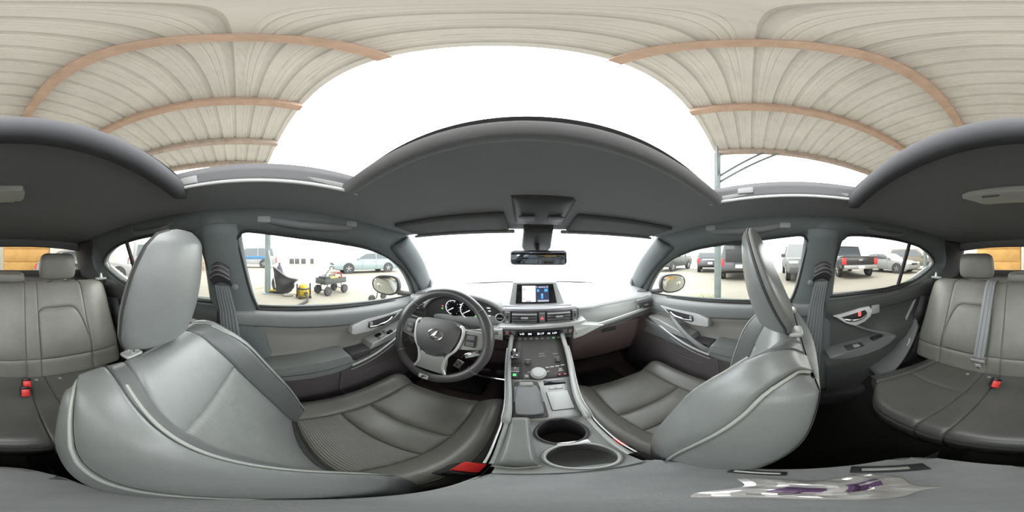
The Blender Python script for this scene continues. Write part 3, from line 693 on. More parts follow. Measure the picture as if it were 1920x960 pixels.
    for q in (-1, 1):
        def sp(tt):
            f = 0.35 - 0.75 * (1 - tt) ** 1.2; e_ = 0.62 if f > 0 else 0.42
            an = math.copysign(math.asin(min(1, abs(f) ** (1 / e_))), f) / (2 * math.pi)
            if q < 0: an = 0.5 - an
            return HS(an % 1, tt) + V((q * 0.0005, 0, 0))
        ob('headrest_seam', tube([sp(tt) for tt in lin(0.05, 0.985, 26)], 0.0026, 6), STITCH if q * inner < 0 else STITCH, hr)
        ob('headrest_stem', tube([(q * 0.072, hb.y - hfwd * 0.75, hb.z - 0.05), (q * 0.072, hb.y - hfwd * 0.4, hb.z + 0.03)], 0.0055, 10), CHROME, t)
        gz = SB(N + q * 2.2, 0.95).z
        ob('stem_guide', rbox((q * 0.072, hb.y - hfwd * 0.65, gz + 0.012), (0.042, 0.028, 0.012), 0.005, 3), SATIN, t)
    # buckle on the inner side, base and rails
    bx = inner * 0.268
    ob('side_valance', prism([(-0.12, 0.0), (0.40, 0.02), (0.42, 0.10), (0.0, 0.12), (-0.12, 0.20), (-0.16, 0.16)], lambda a, b, c: (c, a, b + 0.02), -inner * 0.255, -inner * 0.275, 0.008), PL_D, t)
    ob('seat_base', rbox((0, 0.18, 0.07), (0.42, 0.44, 0.12), 0.02), PL_D, t)
    for q in (-1, 1): ob('rail', rbox((q * 0.18, 0.16, 0.012), (0.04, 0.56, 0.025), 0.004), PL_D, t)
    ob('recliner_cover', prism([(-0.07, 0.05), (0.06, 0.05), (0.10, 0.10), (0.05, 0.17), (-0.03, 0.22), (-0.09, 0.18)], lambda a, b, c: (c, a, b), inner * 0.243, inner * 0.262, 0.008), PL_D, t)
    return t
D_SEAT = front_seat('bucket_seat', 'reclined black leather front seat with ribbed insert behind the steering wheel', -0.345, 0.066, 26.5, 1, hraise=0.010, hfwd=0.034, HH=0.270, depth=0.064)
P_SEAT = front_seat('bucket_seat', 'upright black leather front passenger seat facing the glove box', 0.345, 0.145, 11, -1, hraise=-0.01, hfwd=0.06)
def buckle(pos, d, label, size=1.0, twin=False):
    t = thing('seat_belt_buckle', label, 'buckle', tuple(pos), group='red seat belt buckles')
    m = Matrix.Translation(V(pos)) @ V((0, 0, 1)).rotation_difference(V(d)).to_matrix().to_4x4()
    ob('housing', xf(rbox((0, 0, -0.035 * size), (0.030 * size, 0.048 * size, 0.07 * size), 0.006), m), MBLACK, t)
    ob('release_button', xf(rbox((0, 0.006 * size, 0.002 * size), (0.027 * size, 0.034 * size, 0.016 * size), 0.004), m), RED, t)
    ob('tongue_slot', xf(rbox((0, -0.017 * size, 0.0 * size), (0.028 * size, 0.008 * size, 0.012 * size), 0.002), m), BLACK, t)
    return t
# ================================================================== back seat
RS = thing('bench_seat', 'dark leather back bench seat with split backrest and headrests', 'car seat', (0, -0.45, 0.43))
def RC(u, v):                                     # cushion: u across -1..1, v 0 rear .. 1 front nose bottom
    p = cat([(-0.70, 0.555), (-0.60, 0.562), (-0.48, 0.580), (-0.36, 0.598), (-0.285, 0.600), (-0.252, 0.580), (-0.245, 0.53), (-0.262, 0.44)], v * 7)
    x = u * (0.50 + 0.02 * math.sin(v * 3)); 
    dip = -0.012 * math.exp(-((abs(x) - 0.30) / 0.13) ** 2)
    back = 0.10 * sstep(0.26, 0.5, abs(x)) ** 2 * sstep(0.35, 0.75, v)
    return V((x, p[0] - back, p[1] + dip * sstep(1, 0.5, v) - 0.03 * sstep(0.44, 0.52, abs(x))))
fr_ = -1 if (RC(.1, .4) - RC(-.1, .4)).cross(RC(0, .41) - RC(0, .39)).z < 0 else 1
ob('cushion_core', gridf(lambda u, v: RC(u * 0.985, v) - V((0, 0.004, 0.0095)), lin(-1, 1, 41), lin(0, 1, 25)), STITCH, RS)
xs_ = [-1, -0.845, -0.36, -0.22, 0.22, 0.36, 0.845, 1]
for a, b in zip(xs_, xs_[1:]):
    if 0.4 < abs((a + b) / 2) < 0.8:
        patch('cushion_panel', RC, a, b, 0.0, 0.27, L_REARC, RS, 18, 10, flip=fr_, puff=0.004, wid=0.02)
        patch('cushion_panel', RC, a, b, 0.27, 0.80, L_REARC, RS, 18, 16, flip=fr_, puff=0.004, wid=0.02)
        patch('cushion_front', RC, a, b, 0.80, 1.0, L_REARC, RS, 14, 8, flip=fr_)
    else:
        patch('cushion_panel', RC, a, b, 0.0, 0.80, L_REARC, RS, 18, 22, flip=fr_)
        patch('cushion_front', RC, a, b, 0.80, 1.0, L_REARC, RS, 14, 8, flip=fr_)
def RBk(u, v):                                    # backrest: u = x, v 0 bottom .. 1 over the top
    p = cat([(-0.665, 0.545), (-0.678, 0.60), (-0.700, 0.69), (-0.748, 0.80), (-0.80, 0.92), (-0.842, 1.0), (-0.862, 1.022), (-0.895, 1.026), (-0.93, 1.0)], v * 8)
    bol = 0.022 * math.exp(-((abs(u) - 0.47) / 0.07) ** 2) * sstep(0.12, 0.3, v) * sstep(0.8, 0.6, v) + 0.012 * math.exp(-(u / 0.09) ** 2) * sstep(0.1, .3, v)
    edge = -0.045 * sstep(0.54, 0.60, abs(u)) ** 2; top = -0.03 * sstep(0.50, 0.60, abs(u)) ** 2 * sstep(0.5, 0.8, v)
    return V((u, p[0] + bol + edge, p[1] + top))
fk = 1 if (RBk(.1, .4) - RBk(-.1, .4)).cross(RBk(0, .41) - RBk(0, .39)).y > 0 else -1
ob('back_core', gridf(lambda u, v: RBk(u, v) - V((0, 0.009, 0.004)), lin(-0.598, 0.598, 41), lin(0.01, 1, 25)), STITCH, RS)
cuts = [-0.60, -0.415, -0.172, -0.108, 0.108, 0.172, 0.415, 0.60]
for i, (a, b) in enumerate(zip(cuts, cuts[1:])):
    patch('back_base_roll', RBk, a, b, 0.0, 0.20, L_REAR, RS, 12, 8, flip=fk)
    if i in (1, 5):
        def vb(u, a=a, b=b):
            q = (u - a) / (b - a) * 2 - 1; q = max(-1, min(1, q)); q *= math.copysign(1, a); return 0.485 - 0.20 * max(0, q) ** 5 - 0.03 * max(0, -q) ** 8
        patch('back_lower_panel', lambda u, t, vb=vb: RBk(u, 0.20 + (vb(u) - 0.20) * t), a, b, 0, 1, L_REAR, RS, 26, 18, flip=fk, puff=0.010, groove=0.014, wid=0.026)
        patch('back_upper_panel', lambda u, t, vb=vb: RBk(u, vb(u) + (0.99 - vb(u)) * t), a, b, 0, 1, L_REAR, RS, 26, 20, flip=fk)
    else:
        patch('back_panel', RBk, a, b, 0.20, 0.99, L_REAR if i != 3 else L_REAR, RS, 16, 26, flip=fk)
def pillow(c, w, h, d, lean=0.0):
    def f(a, t):
        an = 2 * math.pi * a; cc, ss = math.cos(an), math.sin(an); e = 0.5
        k = (1 - abs(2 * t - 1) ** 5) ** 0.5 if 0 < t < 1 else 0.05
        k = max(k, 0.15)
        return V((c[0] + math.copysign(abs(cc) ** e, cc) * w / 2 * (0.55 + 0.45 * k) * (1 - 0.08 * t), c[1] + math.copysign(abs(ss) ** e, ss) * d / 2 * k + lean * t, c[2] + h * t))
    tl = [0, 0.02, 0.06, 0.14, 0.3, 0.5, 0.7, 0.86, 0.94, 0.98, 1]
    vs_, fs = gridf(f, [i / 40 for i in range(40)], tl, closed=True); n = len(tl)
    return vs_, list(fs) + [tuple(i * n for i in range(40)), tuple(i * n + n - 1 for i in range(40))]
for x in (-0.30, 0.30):
    hr = ob('headrest', pillow((x, -0.905, 1.035), 0.215, 0.150, 0.085, 0.01), L_REAR, RS)
    for q in (-1, 1):
        ob('headrest_stem', tube([(x + q * 0.05, -0.90, 0.99), (x + q * 0.05, -0.903, 1.06)], 0.005, 8), CHROME, RS)
        ob('stem_guide', rbox((x + q * 0.05, -0.885, 1.024), (0.034, 0.022, 0.012), 0.004), PL_D, RS)
hr = ob('headrest', pillow((0.0, -0.915, 1.02), 0.235, 0.062, 0.085), L_REAR, RS)
for x in (-0.57, 0.57):
    ob('release_knob', rbox((x, -0.87, 1.03), (0.07, 0.025, 0.014), 0.004), PL_L, RS)
    ob('release_pin', lathe([(0.009, 0), (0.008, 0.012), (0.002, 0.03)], 10, 'z', (x, -0.868, 1.035)), WHITE, RS)
for x in (-0.235, 0.235, -0.14, 0.14):
    c = RC(x / 0.5, 0.02); ob('anchor_button', lathe([(0.008, 0), (0.008, 0.002), (0.004, 0.003)], 12, 'z', (x, c.y + 0.06, c.z + 0.014)), PL_L, RS)
ob('underseat_front', gridf(lambda u, v: (-0.56 + 1.12 * u, -0.285 - 0.05 * v - 0.1 * sstep(0.26, 0.5, abs(-0.56 + 1.12 * u)) ** 2, 0.46 - 0.16 * v), lin(0, 1, 20), lin(0, 1, 4)), CARPET, RS)
# side wedge between cushion and door
for s in (-1, 1):
    def sw_(u, v):
        A = V(cat([(0.520, -0.40, 0.49), (0.545, -0.52, 0.535), (0.575, -0.63, 0.60), (0.60, -0.73, 0.72)], v * 3)); B = V(cat([(0.668, -0.42, 0.50), (0.668, -0.56, 0.57), (0.668, -0.67, 0.66), (0.668, -0.76, 0.76)], v * 3))
        p = A.lerp(B, u); p.z += 0.012 * math.sin(math.pi * u); return (s * p.x, p.y, p.z)
    ob('side_wedge', gridf(sw_, lin(0, 1, 10), lin(0, 1, 14)), PL_M, RS, solid=0.02)
    ob('seat_latch_strap', tube(smooth_line([(s * 0.60, -0.655, 0.66), (s * 0.597, -0.645, 0.635), (s * 0.60, -0.635, 0.615)], 4), 0.006, 6, flat=(1.6, 0.6)), WHITE, RS)
# rear middle belt lying on the backrest
g = thing('seat_belt', 'pale grey belt with metal tongue lying down the back seat backrest', 'seat belt', (0.2, -0.68, 0.57))
def wbf(u, v):
    vv = 0.97 - 0.80 * v; p = RBk(0.185 + 0.018 * v + 0.052 * (u - 0.5), vv); return p + V((0, 0.016 + 0.012 * math.sin(math.pi * v), 0.008))
ob('webbing', gridf(wbf, lin(0, 1, 5), lin(0, 1, 26)), WEBL, g, solid=0.002)
for q in (0.3, 0.7): ob('webbing_rib', tube([wbf(q, v) + V((0, 0.002, 0.001)) for v in lin(0, 1, 20)], 0.0011, 5), PL_M, g)
e = wbf(0.5, 1.0)
ob('tongue_bar', rbox((e.x, e.y + 0.006, e.z), (0.068, 0.012, 0.026), 0.005, m=rot(-20)), SATIN, g)
ob('tongue_blade', rbox((e.x - 0.004, e.y + 0.010, e.z - 0.032), (0.026, 0.004, 0.045), 0.0018, m=rot(-20)), SILVER, g)
ob('tongue_hole', rbox((e.x - 0.004, e.y + 0.0125, e.z - 0.040), (0.012, 0.002, 0.010), 0.0008, m=rot(-20)), MBLACK, g)
# buckles
buckle((-0.106, 0.150, 0.578), (0.25, -0.1, 1), 'red buckle between the driver\'s cushion and the padded console', 1.05)
buckle((0.086, 0.215, 0.590), (-0.2, -0.1, 1), 'red buckle between the passenger\'s cushion and the cup holders', 1.0)
buckle((-0.088, -0.505, 0.615), (0.0, 0.75, 0.7), 'front one of the paired red buckles on the back bench')
buckle((-0.096, -0.545, 0.630), (0.0, 0.75, 0.7), 'rear one of the paired red buckles on the back bench')
buckle((0.087, -0.535, 0.625), (-0.35, 0.75, 0.7), 'single red buckle beside the metal belt tongue on the bench')
# ================================================================== dashboard
DB = thing('dashboard', 'grey dashboard with centre screen, vents and silver strips', 'dashboard', (0, 0.8, 0.55))
DS = {  # x station: profile (y, z) from the windscreen base to the underside of the face
    0.00: [(1.275, 0.962), (1.02, 0.985), (0.84, 0.968), (0.745, 0.940), (0.716, 0.930), (0.712, 0.918), (0.716, 0.900), (0.72, 0.86), (0.72, 0.78)],
    0.20: [(1.26, 0.962), (1.0, 0.985), (0.85, 0.965), (0.755, 0.936), (0.722, 0.924), (0.716, 0.914), (0.715, 0.895), (0.70, 0.858), (0.715, 0.78)],
    0.40: [(1.19, 0.960), (0.99, 0.982), (0.88, 0.962), (0.80, 0.930), (0.772, 0.916), (0.762, 0.905), (0.735, 0.885), (0.706, 0.848), (0.725, 0.78)],
    0.58: [(1.06, 0.957), (0.96, 0.975), (0.88, 0.962), (0.80, 0.938), (0.768, 0.924), (0.756, 0.912), (0.738, 0.890), (0.725, 0.848), (0.745, 0.78)],
    0.70: [(0.975, 0.952), (0.92, 0.965), (0.87, 0.955), (0.79, 0.932), (0.762, 0.920), (0.752, 0.908), (0.742, 0.888), (0.735, 0.845), (0.755, 0.78)],
}
DK = sorted(DS)
def dash(x, v):
    a = abs(x)
    for p, q in zip(DK, DK[1:]):
        if a <= q or q == DK[-1]:
            f = min(1, (a - p) / (q - p)); f = f * f * (3 - 2 * f)
            A, B = cat(DS[p], v), cat(DS[q], v); return V((x, A[0] + (B[0] - A[0]) * f, A[1] + (B[1] - A[1]) * f))
XD = lin(-0.70, 0.70, 71)
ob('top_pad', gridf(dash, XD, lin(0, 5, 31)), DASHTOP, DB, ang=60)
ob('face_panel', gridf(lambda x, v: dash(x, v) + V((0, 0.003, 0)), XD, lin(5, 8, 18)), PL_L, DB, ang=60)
# lower dash: recedes into the footwells, glove box door on the passenger side
def low(x, v):
    p = cat([(0.725, 0.80), (0.735, 0.77), (0.750, 0.70), (0.785, 0.60), (0.85, 0.50), (1.02, 0.44)], v * 5)
    k = 0.02 * (x / 0.7) ** 2; return V((x, p[0] + k, p[1]))
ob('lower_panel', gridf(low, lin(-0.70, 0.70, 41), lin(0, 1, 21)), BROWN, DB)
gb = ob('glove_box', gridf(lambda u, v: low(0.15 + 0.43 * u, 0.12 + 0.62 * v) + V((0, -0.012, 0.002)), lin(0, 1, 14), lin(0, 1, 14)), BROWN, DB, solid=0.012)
ob('glove_box_latch', rbox(tuple(low(0.36, 0.2) + V((0, -0.018, 0))), (0.08, 0.010, 0.022), 0.004), PL_D, gb)
ob('knee_panel_line', tube([low(x, 0.45) + V((0, -0.004, 0)) for x in lin(-0.66, -0.14, 14)], 0.002, 5), PL_D, DB)
# silver strips
st = smooth_line([(0.155, 0.648, 0.835), (0.25, 0.668, 0.836), (0.38, 0.694, 0.838), (0.52, 0.712, 0.843), (0.66, 0.722, 0.850)], 8)
ob('silver_strip', tube(st, 0.0075, 8, flat=(1.35, 0.9)), SILVER, DB)
ob('strip_underside', tube([p + V((0, 0.012, -0.018)) for p in st], 0.012, 8), PL_M, DB)
wing = [(0.150, 0.868), (0.150, 0.790), (0.19, 0.800), (0.30, 0.832), (0.22, 0.852)]
ob('silver_wing', prism(wing, lambda a, b, c: (a, c + a * 0.10, b), 0.70, 0.634, 0.004), SILVER, DB)
ob('silver_wing', prism([(-a, b) for a, b in [(0.140, 0.858), (0.140, 0.80), (0.175, 0.805), (0.20, 0.825), (0.19, 0.85)]], lambda a, b, c: (a, c, b), 0.70, 0.640, 0.004), SILVER, DB)
# centre vent unit
vc = ob('vent_unit', rbox((0.021, 0.715, 0.894), (0.335, 0.045, 0.066), 0.006), PL_D, DB)
def vent(x0, x1, z0, z1, y, n, par, tilt=0.0, dx=0):
    ob('vent_hole', rbox(((x0 + x1) / 2, y + 0.004, (z0 + z1) / 2), (x1 - x0, 0.012, z1 - z0), 0.002), MBLACK, par)
    for i in range(n):
        z = z0 + (z1 - z0) * (i + 0.5) / n; ob('slat', rbox(((x0 + x1) / 2, y - 0.005, z), (x1 - x0, 0.018, 0.0038), 0.0014, m=rot(14)), PL_M, par)
    ob('slat_tab', rbox(((x0 + x1) / 2, y - 0.016, (z0 + z1) / 2 + 0.006), (0.030, 0.012, 0.007), 0.002), SATIN, par)
vent(-0.105, 0.000, 0.868, 0.920, 0.690, 4, vc); vent(0.043, 0.145, 0.870, 0.922, 0.690, 4, vc)
hz = ob('hazard_button', rbox((0.0215, 0.690, 0.896), (0.026, 0.012, 0.044), 0.003), PL_M, vc)
ob('hazard_mark', ([(0.0135, 0.683, 0.889), (0.0295, 0.683, 0.889), (0.0215, 0.683, 0.903)], [(0, 1, 2)]), REDL, hz, smooth=False)
for x in (-0.125, 0.166):
    wv = ob('vent_wheel_block', rbox((x, 0.690, 0.895), (0.024, 0.014, 0.056), 0.004), PL_M, vc)
    ob('thumb_wheel', lathe([(0.009, -0.003), (0.010, 0), (0.009, 0.003)], 14, 'x', (x, 0.687, 0.90)), MBLACK, wv); ob('wheel_mark', rbox((x, 0.682, 0.875), (0.007, 0.002, 0.006), 0.0006), WHITE, wv)
# shelf lip under the vents and climate panel
lip = [(-0.15, 0.868), (0.165, 0.872), (0.20, 0.886), (0.21, 0.876), (0.17, 0.858), (-0.135, 0.852), (-0.165, 0.858)]
ob('silver_shelf', prism(lip, lambda a, b, c: (a, c, b), 0.71, 0.650, 0.004), SILVER, DB)
cp = ob('climate_panel', prism([(-0.140, 0.852), (-0.140, 0.795), (-0.125, 0.784), (0.130, 0.788), (0.146, 0.80), (0.150, 0.858), (0.0, 0.852)], lambda a, b, c: (a, c + (0.855 - b) * 0.25, b), 0.70, 0.645, 0.004), PL_D, DB)
def yface(z): return 0.645 + (0.855 - z) * 0.25
FM = lambda x, z, off=0.001: frame_m((x, yface(z) - off, z), (1, 0, 0), (0, -0.25, 1))
ob('display_window', xf(rbox((0, 0, 0), (0.170, 0.027, 0.003), 0.001), FM(0.006, 0.834)), BLACK, cp)
for s_, x, sz in (('LO', -0.062, 0.014), ('8:17', 0.012, 0.016), ('LO', 0.068, 0.014)):
    text('display_digits', s_, sz, FM(x, 0.834, 0.0035), WLED, cp)
for x in (-0.036, -0.031, -0.026, 0.042, 0.048): ob('display_mark', xf(rbox((0, 0, 0), (0.0035, 0.009, 0.001), 0.0003), FM(x, 0.834, 0.0035)), WLED, cp)
for x in (-0.122, -0.098, 0.112, 0.134):
    ob('climate_button', xf(rbox((0, 0, 0), (0.019, 0.026, 0.004), 0.002), FM(x, 0.836)), PL_M, cp)
    ob('button_mark', xf(rbox((0, 0, 0.003), (0.006, 0.005, 0.001), 0.0004), FM(x, 0.838)), REDL if abs(x) > 0.115 else GREYL, cp)
    ob('climate_button', xf(rbox((0, 0, 0), (0.019, 0.012, 0.004), 0.002), FM(x, 0.806)), PL_M, cp)
for i, x in enumerate(lin(-0.072, 0.088, 8)):
    ob('climate_button', xf(rbox((0, 0, 0), (0.018, 0.013, 0.004), 0.002), FM(x, 0.806)), PL_M, cp)
    ob('button_mark', xf(rbox((0, 0, 0.003), (0.010, 0.003, 0.001), 0.0004), FM(x, 0.806)), WHITE if i != 6 else GREENL, cp)
# centre display in its hooded housing
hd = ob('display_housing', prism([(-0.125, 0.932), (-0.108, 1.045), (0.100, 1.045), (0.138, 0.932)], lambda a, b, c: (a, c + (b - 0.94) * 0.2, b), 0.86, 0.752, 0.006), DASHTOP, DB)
SM = lambda x, z, off=0.0: frame_m((x, 0.751 + (z - 0.94) * 0.2 - off, z), (1, 0, 0), (0, 0.2, 1))
dp = ob('display', prism([(-0.094, 0.944), (-0.088, 1.036), (0.083, 1.036), (0.098, 0.944)], lambda a, b, c: (a, c + (b - 0.94) * 0.2, b), 0.77, 0.747, 0.002), BLACK, hd)
SCRW = mat('screen_map', (0.05, 0.05, 0.05), 0.2, emit=(0.95, 0.93, 0.92), es=0.95)
SCRB = mat('screen_blue', (0.02, 0.02, 0.03), 0.2, emit=(0.035, 0.05, 0.10), es=1.0)
SCRC = mat('screen_cyan', (0.02, 0.02, 0.03), 0.2, emit=(0.10, 0.45, 0.85), es=0.9)
SCRG = mat('screen_grey', (0.02, 0.02, 0.03), 0.2, emit=(0.45, 0.48, 0.55), es=0.9)
def scr(x0, x1, z0, z1, m_, lift, nm='screen_patch'):
    c = SM((x0 + x1) / 2, (z0 + z1) / 2, lift + 0.004)
    ob(nm, xf(([(-(x1 - x0) / 2, -(z1 - z0) / 2 * 1.02, 0), ((x1 - x0) / 2, -(z1 - z0) / 2 * 1.02, 0), ((x1 - x0) / 2, (z1 - z0) / 2 * 1.02, 0), (-(x1 - x0) / 2, (z1 - z0) / 2 * 1.02, 0)], [(0, 1, 2, 3)]), c), m_, dp, smooth=False)
scr(-0.064, -0.001, 0.953, 1.029, SCRW, 0.001, 'screen_map'); scr(-0.001, 0.061, 0.953, 1.029, SCRB, 0.001, 'screen_info')
scr(-0.046, -0.022, 0.953, 0.960, SCRG, 0.0015); scr(0.008, 0.06, 0.953, 0.962, SCRG, 0.0015)
scr(0.012, 0.046, 1.019, 1.025, SCRG, 0.0015); scr(0.005, 0.016, 1.0, 1.012, SCRC, 0.0015); scr(0.04, 0.056, 1.0, 1.014, SCRC, 0.0015)
scr(0.024, 0.034, 0.968, 0.992, SCRC, 0.0015); scr(0.0255, 0.0325, 0.984, 0.991, SCRG, 0.0019); scr(-0.060, -0.048, 1.008, 1.016, mat('screen_pink', (0.05, 0.02, 0.02), 0.2, emit=(0.75, 0.55, 0.55), es=0.9), 0.0015)
scr(-0.063, -0.052, 0.966, 0.970, SCRG, 0.0015); scr(0.002, 0.006, 1.018, 1.027, SCRG, 0.0015); scr(0.050, 0.057, 1.018, 1.027, SCRG, 0.0015)
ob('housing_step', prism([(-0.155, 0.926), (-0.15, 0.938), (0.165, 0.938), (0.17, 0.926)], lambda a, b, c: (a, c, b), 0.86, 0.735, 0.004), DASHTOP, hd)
# instrument binnacle: hood and dark face
def bin_z(x):
    u = (x + 0.345) / (0.225 if x > -0.345 else 0.215); return 0.885 + 0.110 * max(0, 1 - abs(u) ** 2.6) ** 0.75
XBn = lin(-0.558, -0.122, 41)
hood_ = gridf(lambda x, v: (x, 0.675 + 0.25 * v + 0.03 * ((x + 0.345) / 0.22) ** 2, bin_z(x) - 0.004 + 0.010 * math.sin(v * 3.0) - 0.035 * v * v), XBn, lin(0, 1, 10))
ob('binnacle_hood', hood_, PL_L, DB, solid=0.012)
ic = ob('instrument_panel', gridf(lambda x, v: (x, 0.745 - 0.02 * v - 0.012, 0.795 + (bin_z(x) - 0.002 - 0.795) * v), lin(-0.555, -0.125, 31), lin(0, 1, 8)), PL_D, DB, solid=0.006)
IM = lambda x, z: frame_m((x, 0.7195 + (0.9 - z) * 0.1 - 0.004, z), (1, 0, 0), (0, -0.1, 1))
for cx_, cz, rr in ((-0.385, 0.912, 0.046), (-0.300, 0.910, 0.054)):
    gg = ob('gauge_face', xf(lathe([(rr, 0), (rr, 0.002), (rr - 0.003, 0.003)], 32), IM(cx_, cz)), BLACK, ic)
    arc = [IM(cx_, cz) @ V(((rr - 0.006) * math.cos(a), (rr - 0.006) * math.sin(a), 0.005)) for a in lin(R(70), R(250), 20)]
    ob('gauge_arc', tube(arc, 0.0014, 5), WLED, gg)
    for a in lin(R(250), R(-60), 10):
        c_, s_ = math.cos(a), math.sin(a); ob('gauge_tick', xf(tube([((rr - 0.009) * c_, (rr - 0.009) * s_, 0.005), ((rr - 0.016) * c_, (rr - 0.016) * s_, 0.005)], 0.001, 4), IM(cx_, cz)), WHITE, gg)
    ob('needle', xf(tube([(0, 0, 0.006), (-(rr - 0.012) * 0.82, -(rr - 0.012) * 0.5, 0.006)], [0.0022, 0.0012], 6), IM(cx_, cz)), WLED, gg)
ob('warning_lamp', xf(rbox((0, 0, 0.004), (0.009, 0.007, 0.002), 0.001), IM(-0.443, 0.914)), REDL, ic); ob('warning_lamp', xf(rbox((0, 0, 0.004), (0.008, 0.007, 0.002), 0.001), IM(-0.446, 0.900)), GREENL, ic)
ob('warning_lamp', xf(rbox((0, 0, 0.004), (0.018, 0.013, 0.002), 0.001), IM(-0.268, 0.878)), GREENL, ic)
for x, z, w_ in ((-0.345, 0.935, 0.012), (-0.345, 0.922, 0.008), (-0.212, 0.93, 0.016), (-0.208, 0.915, 0.012), (-0.215, 0.89, 0.024)):
    ob('panel_readout', xf(rbox((0, 0, 0.004), (w_, 0.004, 0.001), 0.0004), IM(x, z)), WLED, ic)
sb = ob('start_button', lathe([(0.0, 0.0), (0.020, 0.0), (0.021, 0.008), (0.0175, 0.010), (0.0165, 0.006), (0.0, 0.006)], 28, c=(0, 0, 0), m=frame_m((-0.158, 0.700, 0.890), (1, 0, 0), (0, 0.15, 1))), SILVER, DB)
ob('start_cap', lathe([(0.0160, 0.004), (0.0160, 0.010), (0.0, 0.0115)], 24, m=frame_m((-0.158, 0.700, 0.890), (1, 0, 0), (0, 0.15, 1))), BLACK, sb)
text('start_lettering', 'POWER', 0.0065, frame_m((-0.158, 0.6875, 0.8885), (1, 0, 0), (0, 0.15, 1)), WHITE, sb)
# end vents, tweeters
for s in (-1, 1):
    m_ = Matrix.Translation(V((s * 0.607, 0.738, 0.876))) @ Euler((0, R(s * -8), R(-s * 12))).to_matrix().to_4x4()
    ev = ob('end_vent', xf(rbox((0, 0, 0), (0.105, 0.05, 0.072), 0.008), m_), PL_M, DB)
    ob('vent_hole', xf(rbox((0, -0.022, 0), (0.088, 0.010, 0.056), 0.004), m_), MBLACK, ev)
    for i in range(5): ob('slat', xf(rbox((0, -0.027, -0.022 + 0.011 * i), (0.086, 0.012, 0.0032), 0.001), m_), PL_M, ev)
    ob('slat_tab', xf(rbox((0, -0.034, 0.0), (0.024, 0.010, 0.006), 0.002), m_), SATIN, ev)
    ob('thumb_wheel', xf(rbox((-s * 0.049, -0.024, -0.01), (0.010, 0.012, 0.03), 0.003), m_), PL_L, ev)
    tw = ob('tweeter', xf(lathe([(0.030, 0), (0.031, 0.010), (0.026, 0.016), (0.024, 0.014)], 26), frame_m((s * 0.645, 0.915, 0.985), (1, s * 0.8, 0), (0, 0.25, 1))), PL_L, DB)
    df = ob('demister_vent', xf(rbox((0, 0, 0), (0.06, 0.022, 0.008), 0.003), rot(0, 0, -s * 25, (s * 0.64, 0.80, 0.945))), PL_L, DB)
    for i in range(4): ob('slat', xf(rbox((-0.02 + 0.013 * i, 0, 0.004), (0.004, 0.018, 0.005), 0.001), rot(0, 0, -s * 25, (s * 0.64, 0.80, 0.945))), PL_D, df)
ob('sunload_sensor', lathe([(0.016, 0), (0.014, 0.006), (0.004, 0.010)], 16, c=(0.02, 1.13, 0.978)), PL_M, DB)

# ================================================================== steering wheel
SWC, SWT = (-0.345, 0.500, 0.862), 24
SW = thing('steering_wheel', 'black leather three spoke steering wheel with silver trim', 'steering wheel', SWC, world=False)
WM = frame_m((0, 0, 0), (1, 0, 0), (0, math.sin(R(SWT)), math.cos(R(SWT))))
def wx(vf): return xf(vf, WM)
RIM = leather('leather_rim', (0.085, 0.083, 0.085), 0.36)
def rim_pt(a, r=0.180): return V((r * math.cos(a), r * math.sin(a) * 0.985, -0.004))
rimr = []
for i in range(72):
    a = 2 * math.pi * i / 72; g = 0.0035 * (math.exp(-((a - R(20)) / 0.25) ** 2) + math.exp(-((a - R(160)) / 0.25) ** 2)); rimr.append(0.0158 + g)
ob('rim', wx(tube([rim_pt(2 * math.pi * i / 72) for i in range(72)], rimr, 12, True, flat=(1.12, 1.0), up=(1, 0, 0))), RIM, SW)
for a in (40, 140, -38, 218):
    rr = [V((0.180 * math.cos(R(a)) + 0.0185 * math.cos(t) * math.cos(R(a)), 0.177 * math.sin(R(a)) + 0.0185 * math.cos(t) * math.sin(R(a)), -0.004 + 0.0175 * math.sin(t))) for t in lin(0, 2 * math.pi, 17)[:-1]]
    ob('rim_stitch', wx(tube(rr, 0.0012, 5, True)), GREYL, SW)
hub = [(-0.086, 0.040), (-0.070, 0.058), (-0.03, 0.066), (0.03, 0.066), (0.070, 0.058), (0.086, 0.040), (0.083, 0.0), (0.064, -0.050), (0.034, -0.078), (-0.034, -0.078), (-0.064, -0.050), (-0.083, 0.0)]
pd = ob('airbag_pad', wx(prism([tuple(p) for p in smooth_loop(hub, 4)], lambda a, b, c: (a, b, c), -0.03, 0.022, 0.016, 4)), RIM, SW)
def oval(rx, ry, n=36, z=0.0): return [V((rx * math.cos(2 * math.pi * i / n), ry * math.sin(2 * math.pi * i / n), z)) for i in range(n)]
em = ob('emblem_ring', wx(tube([p + V((0, 0.004, 0.0235)) for p in oval(0.0285, 0.0205)], 0.0024, 8, True, up=(0, 0, 1))), CHROME, pd)
ell = [(0.012, 0.0165), (0.004, 0.0170), (-0.017, -0.0085), (-0.0165, -0.0135), (0.019, -0.0115), (0.0185, -0.0075), (-0.006, -0.0085)]
ob('emblem_letter', wx(prism([(a, b + 0.004) for a, b in ell], lambda a, b, c: (a, b, c), 0.021, 0.0255, 0.0008)), CHROME, pd)
